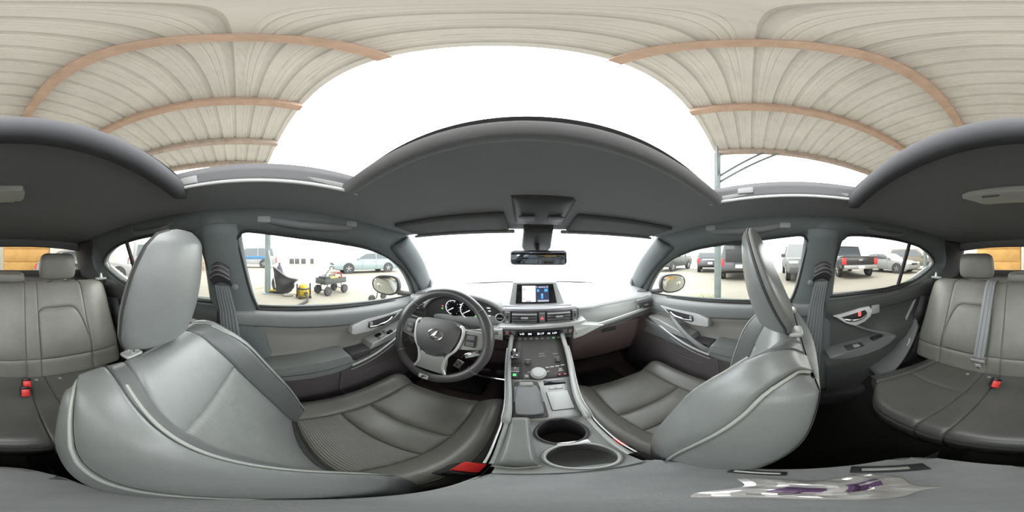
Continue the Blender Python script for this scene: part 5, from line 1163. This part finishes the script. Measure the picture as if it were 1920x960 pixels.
def post(u, v, label, base=None):
    p = cn(u, v); t = thing('canopy_post', label, 'post', (p.x, p.y, 0), group='canopy posts')
    ob('shaft', xf(rbox((0, 0, 2.16), (0.16, 0.16, 4.3), 0.01), rot(0, 0, 11, (p.x, p.y, 0.0))), POST, t)
    ob('base_plate', xf(rbox((0, 0, 0.01), (0.30, 0.30, 0.02), 0.003), rot(0, 0, 11, (p.x, p.y, 0))), POST, t)
    return t, p
pl_, pL = post(-5.02, 0.93, 'pale green canopy post beside the broom and black tarp')
# right corner post with knee braces
prt, pR = post(4.22, 0.86, 'pale green canopy post in front of the dark parked cars')
for dv, du in ((-1.0, 0.0), (-1.35, 0.0), (0.0, -0.0)):
    pass
ob('knee_brace', tube([(pR.x, pR.y, 3.45), tuple(cn(4.25, -0.35, -0.06))], 0.035, 8), POST, prt)
ob('knee_brace', tube([(pR.x, pR.y, 3.25), tuple(cn(4.25, -0.75, -0.06))], 0.035, 8), POST, prt)
ob('knee_brace', tube([(pR.x, pR.y, 3.30), tuple(cn(3.85, 0.80, -0.06))], 0.030, 8), POST, prt)
post(-5.02, -7.9, 'rear canopy post beyond the driver\'s back door'); post(4.22, -7.9, 'rear canopy post beyond the passenger\'s back door')
# weeds at the foot of the right post
WEED = mat('weed_leaf', (0.30, 0.32, 0.12), 0.8)
random.seed(11); vs_, fs = [], []
for i in range(60):
    a = random.random() * 6.28; r_ = 0.12 + 0.14 * random.random(); c = V((pR.x - 0.25 + r_ * math.cos(a) * 1.2, pR.y + 0.28 + r_ * math.sin(a), 0)); k_ = len(vs_)
    t_ = c + V((random.uniform(-.08, .08), random.uniform(-.08, .08), 0.08 + 0.12 * random.random())); d = V((math.cos(a * 3), math.sin(a * 3), 0)) * 0.012
    vs_ += [c - d, c + d, t_]; fs.append((k_, k_ + 1, k_ + 2))
o = ob('weeds', (vs_, fs), WEED, None, smooth=False); tag(o, 'dry yellow green weeds at the foot of the post', 'weeds', kind='stuff')

# ------------------------------------------------------------------ vehicles
TYRE = mat('tyre', (0.05, 0.05, 0.05), 0.85); ALLOY = mat('alloy', (0.4, 0.4, 0.4), 0.35, metal=0.5); GLD = mat('car_glass', (0.06, 0.07, 0.08), 0.12, spec=0.6); TAIL = mat('tail_lamp', (0.62, 0.05, 0.05), 0.3); HEADLT = mat('head_lamp', (0.75, 0.76, 0.76), 0.2)
PLATE = mat('number_plate', (0.85, 0.85, 0.83), 0.5)
def wheel(t, x, y, r_, w_=0.22):
    s = 1 if x > 0 else -1; c = (x, y, r_)
    wh = ob('wheel', lathe([(r_ * 0.62, -w_ / 2), (r_ * 0.95, -w_ / 2), (r_, -w_ * 0.35), (r_, w_ * 0.35), (r_ * 0.95, w_ / 2), (r_ * 0.62, w_ / 2)], 28, 'x', c), TYRE, t)
    ob('hub', lathe([(r_ * 0.64, -0.01), (r_ * 0.60, s * (w_ / 2 - 0.015)), (r_ * 0.5, s * (w_ / 2 - 0.04)), (r_ * 0.16, s * (w_ / 2 - 0.03)), (0.01, s * (w_ / 2 - 0.02))], 20, 'x', c), PL_M, wh)
    for i in range(5):
        a = 2 * math.pi * i / 5 + 0.3; ob('spoke', tube([(x + s * (w_ / 2 - 0.012), y + 0.03 * math.cos(a), r_ + 0.03 * math.sin(a)), (x + s * (w_ / 2 - 0.008), y + r_ * 0.6 * math.cos(a), r_ + r_ * 0.6 * math.sin(a))], [0.035, 0.028], 6), ALLOY, wh)
    return wh
def vehicle(name, label, loc, rz, paint, L=4.6, W=1.8, H=1.45, style='sedan', r_=0.33, wb=2.75, wheels=(1, 1, 1, 1), cat_='car', group=None, hatch=False):
    t = thing(name, label, cat_, (loc[0], loc[1], 0), rz, group=group or 'cars parked around the yard', world=False)
    h = L / 2; zb = 0.92 if style == 'sedan' else (1.05 if style == 'suv' else 1.10); zl = 0.24 if style == 'sedan' else 0.36
    if style == 'sedan': body = [(-h, zl + 0.12), (-h - 0.0, 0.62), (-h + 0.10, zb - 0.02), (-L * .26, zb + 0.02), (L * .15, zb), (h - 0.75, 0.86), (h - 0.15, 0.70), (h, 0.52), (h - 0.02, zl + 0.1), (h - 0.2, zl), (-h + 0.25, zl)]; gh = [(-L * .42, zb - 0.03), (-L * .26, H - 0.06), (-L * .10, H), (L * .06, H - 0.04), (L * .22, zb - 0.05)]
    elif style == 'suv': body = [(-h, zl + 0.15), (-h, zb - 0.15), (-h + 0.06, zb), (L * .16, zb), (h - 0.45, zb - 0.06), (h - 0.08, zb - 0.25), (h, 0.62), (h - 0.02, zl + 0.1), (h - 0.2, zl), (-h + 0.25, zl)]; gh = [(-h + 0.02, zb - 0.03), (-h + 0.22, H - 0.05), (-L * .25, H), (L * .04, H - 0.03), (L * .20, zb - 0.03)]
    else: body = [(-h, 0.55), (-h, zb), (-L * .115, zb), (L * .2, zb), (h - 0.15, zb - 0.04), (h, zb - 0.25), (h, 0.5), (h - 0.2, 0.42), (-h + 0.15, 0.48)]; gh = [(-L * .115, zb - 0.02), (-L * .10, H - 0.06), (-L * .04, H), (L * .10, H - 0.03), (L * .22, zb - 0.02)]
    def gx(z, k=0.97): return W / 2 * k - max(0, z - zb) * 0.24
    bd_ = ob('body', prism(body, lambda a, b, c: (c, a, b), -W / 2, W / 2, 0.07, 3), paint, t)
    if style == 'pickup':
        ob('bed_floor', rbox((0, -L * 0.31, zb - 0.02), (W - 0.20, L * 0.36, 0.06), 0.01), MBLACK, bd_)
        for s in (-1, 1): ob('bed_rail', rbox((s * (W / 2 - 0.07), -L * 0.31, zb + 0.02), (0.12, L * 0.37, 0.10), 0.02), paint, bd_)
        ob('tailgate', rbox((0, -h + 0.02, zb - 0.20), (W - 0.30, 0.08, 0.54), 0.02), paint, t); ob('tailgate_emblem', rbox((0, -h - 0.025, zb - 0.14), (0.20, 0.02, 0.07), 0.01), SATIN, t)
        ob('step_bumper', rbox((0, -h - 0.06, 0.60), (W - 0.12, 0.16, 0.18), 0.03), ALLOY, t)
    ob('greenhouse', prism(gh, lambda a, b, c: (c * gx(b) * 2 / W, a, b), -W / 2, W / 2, 0.05, 3), paint, t)
    cy = sum(p[0] for p in gh) / len(gh); cz = (zb + H) / 2
    win = [(cy + (a - cy) * 0.86, cz + (b - cz) * 0.70) for a, b in gh]
    for s in (-1, 1):
        ob('side_window', prism(win, lambda a, b, c: (s * (gx(b) + c), a, b), -0.02, 0.006, 0.0), GLD, t)
        mid = cy - 0.02 if style != 'pickup' else cy - 0.1
        ob('window_post', tube([(s * (gx(zb) + 0.006), mid, zb + 0.05), (s * (gx(H - .1) + 0.006), mid, H - 0.1)], 0.035, 6), paint, t)
        if style != 'sedan' or L > 4.4: ob('door_handle', rbox((s * (W / 2 + 0.012), cy + 0.12, zb - 0.12), (0.03, 0.16, 0.03), 0.01), paint, t)
        ob('door_line', tube([(s * (W / 2 + 0.001), mid, zl + 0.08), (s * (W / 2 + 0.001), mid, zb)], 0.006, 4), MBLACK, t); ob('door_line', tube([(s * (W / 2 + 0.001), mid + 1.02, zl + 0.12), (s * (W / 2 + 0.001), mid + 0.98, zb)], 0.006, 4), MBLACK, t)
        mr = ob('mirror', rbox((s * (W / 2 + 0.10), gh[-1][0] - 0.28, zb + 0.10), (0.22, 0.12, 0.18 if style == 'pickup' else 0.14), 0.04), PL_D if style == 'pickup' else paint, t)
        hl_ = ob('head_lamp', rbox((s * (W / 2 - 0.26), h - 0.09, zb - 0.24), (0.40, 0.16, 0.14 if style == 'sedan' else 0.20), 0.03), HEADLT, t)
        tl_ = ob('tail_lamp', rbox((s * (W / 2 - (0.22 if style == 'sedan' else 0.10)), -h + 0.03, zb - 0.20), (0.42 if style == 'sedan' else 0.22, 0.12, 0.14 if style == 'sedan' else 0.36), 0.03), TAIL, t)
        for y in (-wb / 2, wb / 2):
            ob('wheel_arch', lathe([(r_ * 1.16, -0.01), (r_ * 1.16, s * 0.006), (r_ * 0.5, s * 0.008)], 28, 'x', (s * W / 2, y, r_ * 1.02)), MBLACK, t)
            wheel(t, s * (W / 2 - 0.09), y, r_)
    def quad(p0, p1, sgn, nm_):
        a, b = V((0, *p0)), V((0, *p1)); d = (b - a); nrm = V((0, -d.z, d.y)).normalized() * sgn * 0.012
        aa, bb = a.lerp(b, 0.14) + nrm, a.lerp(b, 0.88) + nrm; xa, xb = gx(aa.z) - 0.10, gx(bb.z) - 0.10
        ob(nm_, ([V((-xa, aa.y, aa.z)), V((xa, aa.y, aa.z)), V((xb, bb.y, bb.z)), V((-xb, bb.y, bb.z))], [(0, 1, 2, 3)]), GLD, t, smooth=False, solid=0.008)
    quad(gh[-1], gh[-2], 1, 'windscreen')
    if not hatch: quad(gh[0], gh[1], 1 if gh[1][0] > gh[0][0] else 1, 'rear_window')
    ob('front_bumper', rbox((0, h - 0.02, zl + 0.20), (W - 0.16, 0.12, 0.26), 0.05), paint if style == 'sedan' else PL_D, t)
    ob('grille', rbox((0, h - 0.03, zb - 0.30), (W * 0.42, 0.12, 0.18), 0.03), MBLACK, t)
    ob('rear_bumper', rbox((0, -h + 0.02, zl + 0.24), (W - 0.12, 0.14, 0.24), 0.05), PL_D if style != 'pickup' else ALLOY, t)
    ob('number_plate', rbox((0, -h - (0.06 if style != 'pickup' else 0.15), zb - 0.36 if style != 'pickup' else 0.60), (0.32, 0.02, 0.16), 0.004), PLATE, t)
    return t
P_BLUE = mat('paint_pale_blue', (0.215, 0.265, 0.268), 0.3, coat=0.5); P_GREY = mat('paint_grey_green', (0.075, 0.078, 0.068), 0.5); P_DK = mat('paint_dark', (0.060, 0.066, 0.072), 0.3, coat=0.5)
P_BK = mat('paint_black', (0.028, 0.028, 0.032), 0.25, coat=0.5); P_WH = mat('paint_white', (0.26, 0.26, 0.26), 0.5); P_TAN = mat('paint_tan', (0.16, 0.135, 0.10), 0.5); P_SIL = mat('paint_silver', (0.13, 0.13, 0.13), 0.5)
t = vehicle('sedan', 'pale blue sedan seen from the side beyond the garden wagon', (-10.0, 6.64), 166.4, P_BLUE, L=4.9, H=1.42, wb=2.9)
ob('bare_front', rbox((0, 2.36, 0.50), (1.55, 0.22, 0.42), 0.06), MBLACK, t)
t = vehicle('suv', 'dark grey green off-roader beside the passenger door mirror', (10.9, 8.65), 99.8, P_GREY, L=4.7, H=1.78, style='suv', r_=0.38, wb=2.95)
t = vehicle('hatchback', 'dark hatchback seen from behind with silver strip and white plate', (12.0, 5.6), -65.1, P_DK, L=4.3, H=1.45, style='suv', r_=0.32, wb=2.6)
ob('tail_strip', rbox((0, -2.17, 0.92), (1.1, 0.03, 0.07), 0.01), SILVER, t)
t = vehicle('suv', 'black off-roader with raised hatch behind the passenger headrest', (9.45, 2.5), -75.5, P_BK, L=4.6, H=1.72, style='suv', r_=0.36, wb=2.75, hatch=True)
hm = rot(62, 0, 0, (0, -2.06, 1.70))
hp = ob('raised_hatch', xf(rbox((0, -0.0, 0.42), (1.30, 0.07, 0.86), 0.06), rot(48, 0, 0, (0, -2.02, 1.68))), P_BK, t); ob('hatch_glass', xf(rbox((0, -0.04, 0.40), (1.0, 0.02, 0.46), 0.02), rot(48, 0, 0, (0, -2.02, 1.68))), GLD, hp)
ob('load_opening', rbox((0, -2.29, 1.18), (1.25, 0.03, 0.62), 0.05), MBLACK, t)
t = vehicle('pickup', 'silver grey pickup parked nose-on behind the passenger seat belt', (9.6, -1.15), 92, P_SIL, L=5.6, W=1.95, H=1.85, style='pickup', r_=0.40, wb=3.5, cat_='pickup')
t = vehicle('pickup', 'black pickup with red tail lamp and white plate beyond the back door', (10.2, -4.25), -95.8, P_BK, L=5.6, W=1.95, H=1.86, style='pickup', r_=0.40, wb=3.5, cat_='pickup')
t = vehicle('sedan', 'white low sedan parked beside the black pickup', (9.7, -7.5), 107.5, P_WH, L=4.5, H=1.38, wb=2.65)
t = vehicle('suv', 'tan off-roader seen through the passenger quarter window', (9.6, -10.6), 120, P_TAN, L=4.7, H=1.8, style='suv', r_=0.36, wb=2.8)
t = vehicle('van', 'white van seen through the driver back door window', (-9.6, -7.2), 60, P_WH, L=5.0, H=2.1, style='suv', r_=0.36, wb=2.9, cat_='van')
t = vehicle('sedan', 'dark sedan far off behind the pale blue car', (-19.5, 13.0), 150, P_DK, L=4.6)
t = vehicle('suv', 'white truck with blue side stripe far behind the canopy post', (-17.0, -2.2), 175, P_WH, L=6.0, W=2.0, H=2.1, style='suv', r_=0.40, wb=3.6, cat_='truck')
ob('blue_stripe', rbox((-1.01, -0.2, 1.02), (0.02, 4.4, 0.30), 0.005), mat('stripe_blue', (0.04, 0.13, 0.25), 0.5), t)
t = vehicle('sedan', 'white sedan seen through the rear screen beside the orange doors', (-3.3, -7.0), 80, P_WH, L=4.5)

# ------------------------------------------------------------------ things standing near the left post
def ground_at(px, py): return at(px, py, z=0.0)
YEL = mat('yellow_plastic', (0.42, 0.29, 0.02), 0.45); TARP = mat('black_tarp', (0.045, 0.045, 0.05), 0.6, bump=0.4, bscale=14, bdist=0.02); WOODP = mat('pole_pale', (0.75, 0.73, 0.68), 0.5)
# garden wagon
wg = thing('garden_wagon', 'dark four wheeled garden wagon loaded with a yellow pack and red hose', 'wagon', tuple(at(621, 549, z=0.0)), 20, world=False)
for x in (-0.24, 0.24):
    for y in (-0.34, 0.34):
        wh = ob('wheel', lathe([(0.05, -0.045), (0.12, -0.045), (0.138, -0.02), (0.138, 0.02), (0.12, 0.045), (0.05, 0.045)], 20, 'x', (x, y, 0.138)), TYRE, wg); ob('rim', lathe([(0.068, -0.049), (0.068, 0.049), (0.02, 0.052)], 16, 'x', (x, y, 0.138)), PL_D, wh)
for y in (-0.34, 0.34):
    ob('axle', tube([(-0.24, y, 0.138), (0.24, y, 0.138)], 0.014, 8), MBLACK, wg)
    for x in (-0.13, 0.13): ob('strut', tube([(x, y, 0.138), (x * 1.2, y * 0.8, 0.33)], 0.013, 6), MBLACK, wg)
GRN = mat('wagon_bed', (0.06, 0.065, 0.06), 0.6)
ob('bed_floor', rbox((0, 0, 0.34), (0.46, 0.86, 0.02), 0.005), GRN, wg)
for s in (-1, 1):
    ob('side_wall', rbox((s * 0.23, 0, 0.41), (0.02, 0.86, 0.15), 0.005), GRN, wg); ob('end_wall', rbox((0, s * 0.43, 0.41), (0.46, 0.02, 0.15), 0.005), GRN, wg)
    ob('top_rail', tube([(s * 0.23, -0.43, 0.49), (s * 0.23, 0.43, 0.49)], 0.013, 6), MBLACK, wg)
ob('draw_handle', tube(smooth_line([(0, -0.40, 0.28), (0.05, -0.36, 0.50), (0.10, -0.22, 0.70), (0.12, -0.12, 0.80)], 5), 0.012, 8), MBLACK, wg); ob('handle_grip', tube(smooth_line([(0.03, -0.12, 0.78), (0.06, -0.07, 0.84), (0.18, -0.06, 0.84), (0.21, -0.12, 0.78)], 5), 0.014, 8), MBLACK, wg)
wl0 = wg.matrix_basis
def onwagon(x, y, z): return Matrix.Translation(wg.location) @ Matrix.Rotation(R(20), 4, 'Z') @ V((x, y, z))
bp_ = thing('battery_pack', 'yellow battery pack lying in the garden wagon', 'battery', tuple(onwagon(0, 0.02, 0.36)), 20, world=False)
ob('case', rbox((0, 0, 0.09), (0.30, 0.34, 0.17), 0.03), YEL, bp_); ob('handle', tube(smooth_line([(0, -0.13, 0.17), (0, -0.08, 0.22), (0, 0.08, 0.22), (0, 0.13, 0.17)], 4), 0.014, 8), MBLACK, bp_); ob('lid', rbox((0, 0.02, 0.175), (0.20, 0.14, 0.03), 0.01), MBLACK, bp_)
hc = thing('hose_coil', 'red hose coil at the end of the garden wagon', 'hose', tuple(onwagon(0, 0.30, 0.36)), 20, world=False)
REDH = mat('red_hose', (0.45, 0.06, 0.07), 0.5)
for i in range(3): ob('loop', xf(tube([(0.13 * math.cos(a), 0.02 * i, 0.15 + 0.13 * math.sin(a)) for a in lin(0, 2 * math.pi, 25)[:-1]], 0.014, 8, True), rot(0, 0, 70)), REDH, hc)
bx_ = thing('tool_box', 'black tool case at the handle end of the wagon', 'tool box', tuple(onwagon(0, -0.27, 0.36)), 20, world=False)
ob('case', rbox((0, 0, 0.10), (0.34, 0.20, 0.20), 0.02), MBLACK, bx_); ob('handle', tube(smooth_line([(-0.08, 0, 0.20), (-0.06, 0, 0.24), (0.06, 0, 0.24), (0.08, 0, 0.20)], 4), 0.01, 6), PL_M, bx_)
# yellow portable machine
gp = at(569, 558, z=0.0)
gm = thing('portable_machine', 'yellow wheeled portable vacuum machine with hose between tarp and wagon', 'machine', tuple(gp), 8, world=False)
ob('tank', xf(lathe([(0.15, 0.05), (0.17, 0.10), (0.17, 0.26), (0.15, 0.28)], 24), Matrix.Diagonal((1.1, 0.9, 1, 1))), YEL, gm); ob('head', xf(lathe([(0.15, 0.28), (0.14, 0.33), (0.08, 0.39), (0.03, 0.41)], 24), Matrix.Diagonal((1.1, 0.9, 1, 1))), YEL, gm)
ob('band', xf(lathe([(0.172, 0.255), (0.176, 0.27), (0.16, 0.295)], 24), Matrix.Diagonal((1.1, 0.9, 1, 1))), MBLACK, gm); ob('inlet', lathe([(0.05, 0), (0.05, 0.04), (0.03, 0.05)], 16, 'x', (0.17, 0, 0.16)), MBLACK, gm)
ob('label_plate', rbox((0.17, 0.0, 0.235), (0.02, 0.10, 0.04), 0.004), WHITE, gm)
for s in (-1, 1):
    ob('side_bracket', rbox((0.02, s * 0.19, 0.19), (0.06, 0.03, 0.34), 0.01), MBLACK, gm); ob('bracket_knob', lathe([(0.01, -0.025), (0.026, -0.015), (0.026, 0.02), (0.01, 0.03)], 12, 'z', (0.02, s * 0.19, 0.38)), MBLACK, gm)
    for q in (-1, 1): ob('caster', lathe([(0.02, -0.02), (0.045, -0.02), (0.045, 0.02), (0.02, 0.02)], 14, 'y', (q * 0.12, s * 0.15, 0.045)), MBLACK, gm)
hs = thing('vacuum_hose', 'thick dark hose snaking from the yellow machine towards the car', 'hose', (gp.x + 0.3, gp.y, 0))
ob('pipe', tube(smooth_line([(gp.x + 0.20, gp.y, 0.16), (gp.x + 0.34, gp.y + 0.02, 0.10), (gp.x + 0.50, gp.y - 0.02, 0.035), (gp.x + 0.80, gp.y - 0.28, 0.032), (gp.x + 1.15, gp.y - 0.50, 0.032), (gp.x + 1.6, gp.y - 0.52, 0.032)], 8), 0.032, 10), RUBBER, hs)
# tarp over a stand beside the post, broom, cable, sacks
tp = at(535, 551, z=0.0)
tc_ = thing('black_tarp', 'black tarp hung as a chute beside the canopy post', 'tarp', tuple(tp))
random.seed(5)
def trp(u, v):                                    # u along, v from top edge down
    a = V(cat([tuple(at(512, 500, d=5.05)), tuple(at(522, 507, d=4.95)), tuple(at(538, 519, d=4.8)), tuple(at(558, 524, d=4.6))], u * 3)); b = V(cat([tuple(at(512, 548, d=5.1)), tuple(at(522, 550, d=5.1)), tuple(at(534, 551, d=5.0)), tuple(at(544, 546, d=4.95))], u * 3))
    p = a.lerp(b, v); p += V((0.05 * math.sin(9 * u + 5 * v), 0.04 * math.sin(7 * v + 3 * u), 0)) * math.sin(math.pi * v); p.z = max(p.z, 0.02); return p
ob('sheet', gridf(trp, lin(0, 1, 20), lin(0, 1, 16)), TARP, tc_, solid=0.02)
ob('back_sheet', gridf(lambda u, v: trp(u, v) + V((-0.25 * math.sin(math.pi * (0.15 + 0.7 * v)), 0.06, -0.02)), lin(0, 1, 12), lin(0, 1, 10)), TARP, tc_)
ob('rim_roll', tube([trp(u, 0.0) + V((0.01, 0, 0)) for u in lin(0, 1, 14)], 0.022, 8), PL_M, tc_); ob('rim_roll', tube([trp(1, v) for v in lin(0, 0.5, 8)], 0.018, 8), PL_M, tc_)
sk_ = thing('dark_sack', 'dark upright sack standing behind the black tarp', 'sack', tuple(at(524, 510, z=0.0) * 1.0))
c0 = at(524, 535, z=0.0)
sk_.location = c0; OFF[sk_.name] = c0.copy()
ob('bag', [(lambda vf: xf(vf, Matrix.Translation(c0)))(lathe([(0.16, 0.0), (0.20, 0.1), (0.17, 0.45), (0.11, 0.68), (0.05, 0.82), (0.03, 0.85), (0.05, 0.90)], 14))][0], mat('sack_plum', (0.08, 0.06, 0.09), 0.7), sk_)
bh = at(518, 550, z=0.0)
bm_ = thing('push_broom', 'yellow push broom leaning on the canopy post', 'broom', tuple(bh))
top_ = at(504, 470, d=4.88)
ob('handle', tube([bh + V((0, 0.0, 0.09)), top_], 0.014, 8), WOODP, bm_); ob('head', rbox(tuple(bh + V((0, 0, 0.10))), (0.07, 0.46, 0.05), 0.01), YEL, bm_); ob('bristles', rbox(tuple(bh + V((0, 0, 0.04))), (0.06, 0.46, 0.09), 0.004), MBLACK, bm_)
stn = thing('stone', 'small grey stone by the foot of the tarp', 'stone', tuple(at(540, 555, z=0.0)))
p_ = at(540, 555, z=0.0); ob('lump', xf(lathe([(0.02, 0), (0.10, 0.01), (0.11, 0.05), (0.07, 0.09), (0.01, 0.10)], 9), Matrix.Translation(p_) @ Matrix.Diagonal((1, 1.4, 0.8, 1))), mat('stone_grey', (0.25, 0.24, 0.21), 0.9, bump=0.5, bscale=20, bdist=0.01), stn)
cb = thing('orange_cable', 'thin orange cable trailing on the ground past the machine', 'cable', (gp.x, gp.y, 0))
ob('lead', tube(smooth_line([tuple(at(478, 542, z=0.008)), tuple(at(500, 540, z=0.008)), tuple(at(545, 551, z=0.008)), tuple(at(590, 546, z=0.008)), tuple(at(640, 540, z=0.008))], 8), 0.008, 6), mat('cable_orange', (0.6, 0.25, 0.06), 0.5), cb)
# hand cart wheel frame below the driver's door mirror
hp_ = at(697, 566, z=0.0)
hcart = thing('hand_cart', 'black hand cart with small wheel below the driver door mirror', 'cart', tuple(hp_))
ob('wheel', lathe([(0.03, -0.03), (0.085, -0.03), (0.095, 0), (0.085, 0.03), (0.03, 0.03)], 20, 'x', (hp_.x, hp_.y, 0.095)), TYRE, hcart)
ob('frame', tube(smooth_line([(hp_.x, hp_.y, 0.095), (hp_.x + 0.05, hp_.y + 0.10, 0.10), (hp_.x + 0.02, hp_.y + 0.16, 0.30), (hp_.x - 0.05, hp_.y + 0.12, 0.55), (hp_.x - 0.02, hp_.y + 0.40, 0.60)], 6), 0.014, 8), MBLACK, hcart)
ob('second_wheel', lathe([(0.03, -0.03), (0.085, -0.03), (0.095, 0), (0.085, 0.03), (0.03, 0.03)], 20, 'x', (hp_.x - 0.05, hp_.y + 0.42, 0.095)), TYRE, hcart)
ob('second_leg', tube([(hp_.x - 0.05, hp_.y + 0.42, 0.095), (hp_.x - 0.02, hp_.y + 0.40, 0.60)], 0.014, 8), MBLACK, hcart)
# stacked dark crates far off
for i, (px, w_) in enumerate(((547, 0.68), (557, 0.68), (569, 0.68), (585, 0.45))):
    c = at(px, 495, z=0.0); cr = thing('crate', ('dark crate nearest the canopy post in the far row', 'second dark crate from the canopy post in the far row', 'third dark crate from the canopy post in the far row', 'small yellow topped crate at the end of the far row')[i], 'crate', tuple(c), 80, group='crates far across the yard', world=False)
    for k_ in range(4): ob('slat', rbox((0, 0.37, 0.11 + 0.19 * k_), (w_ * 0.98, 0.03, 0.12), 0.005), MBLACK, cr); 
    ob('box', rbox((0, 0, 0.40), (w_ * 0.94, 0.70, 0.78), 0.01), PL_D, cr); ob('base', rbox((0, 0, 0.03), (w_, 0.75, 0.06), 0.01), YEL if i == 3 else PL_M, cr)
# far building line and the orange doored building behind
FARW = mat('far_wall', (0.66, 0.67, 0.66), 0.9); 
def building(name, label, x0, x1, y0, y1, h_, m_, rows=()):
    t = thing(name, label, 'building', ((x0 + x1) / 2, (y0 + y1) / 2, 0)); ob('walls', rbox(((x0 + x1) / 2, (y0 + y1) / 2, h_ / 2), (x1 - x0, y1 - y0, h_), 0.02), m_, t)
    ob('roof', rbox(((x0 + x1) / 2, (y0 + y1) / 2, h_ + 0.1), (x1 - x0 + 0.4, y1 - y0 + 0.4, 0.2), 0.03), PL_L, t); return t
b1 = building('far_building', 'long pale building far beyond the driver window', -48, -42, -14, 22, 4.2, FARW)
for i in range(7): ob('shutter', rbox((-41.97, -10 + 4.5 * i, 1.4), (0.08, 2.6, 2.7), 0.02), mat('shutter_grey', (0.45, 0.47, 0.48), 0.7), b1)
b2 = building('far_building', 'low pale sheds far beyond the passenger window', 40, 46, -26, 18, 4.0, FARW)
for i in range(8): ob('shutter', rbox((39.97, -22 + 5 * i, 1.4), (0.08, 2.6, 2.6), 0.02), MATS['shutter_grey'], b2)
ORN = mat('orange_door', (0.55, 0.31, 0.09), 0.6, var=0.18, vscale=1.5)
b3 = building('garage_building', 'cream building with orange doors behind the car', -7.5, 6.0, -16.5, -10.2, 4.6, mat('cream_wall', (0.62, 0.60, 0.55), 0.85))
for i in range(2):
    x0 = -2.4 + 3.3 * i
    d_ = ob('garage_door', rbox((x0 + 1.5, -10.17, 1.6), (2.9, 0.10, 3.2), 0.01), ORN, b3)
    for k_ in range(4):
        ob('door_panel', rbox((x0 + 1.5, -10.10, 0.40 + 0.8 * k_), (2.8, 0.06, 0.74), 0.02), ORN, d_)
    for q in range(4): ob('door_window', rbox((x0 + 0.45 + 0.7 * q, -10.05, 2.0), (0.34, 0.04, 0.22), 0.02), mat('door_pane', (0.75, 0.74, 0.68), 0.2), d_)
    ob('door_jamb', rbox((x0 - 0.05, -10.12, 1.65), (0.16, 0.16, 3.3), 0.02), FARW, b3)
fn = thing('fence', 'weathered brown board fence beyond the driver back window', 'fence', (-13.5, -9.0, 0))
FNC = mat('fence_board', (0.40, 0.33, 0.25), 0.9, var=0.25, vscale=3)
for i in range(34): ob('board', rbox((-12.6 - 0.12 * i * 0, -3.0 - 0.26 * i, 0.95), (0.03, 0.23, 1.9 + 0.04 * ((i * 7) % 3)), 0.004), FNC, fn)
for z in (0.5, 1.5): ob('rail', rbox((-12.65, -7.3, z), (0.05, 8.8, 0.09), 0.005), FNC, fn)
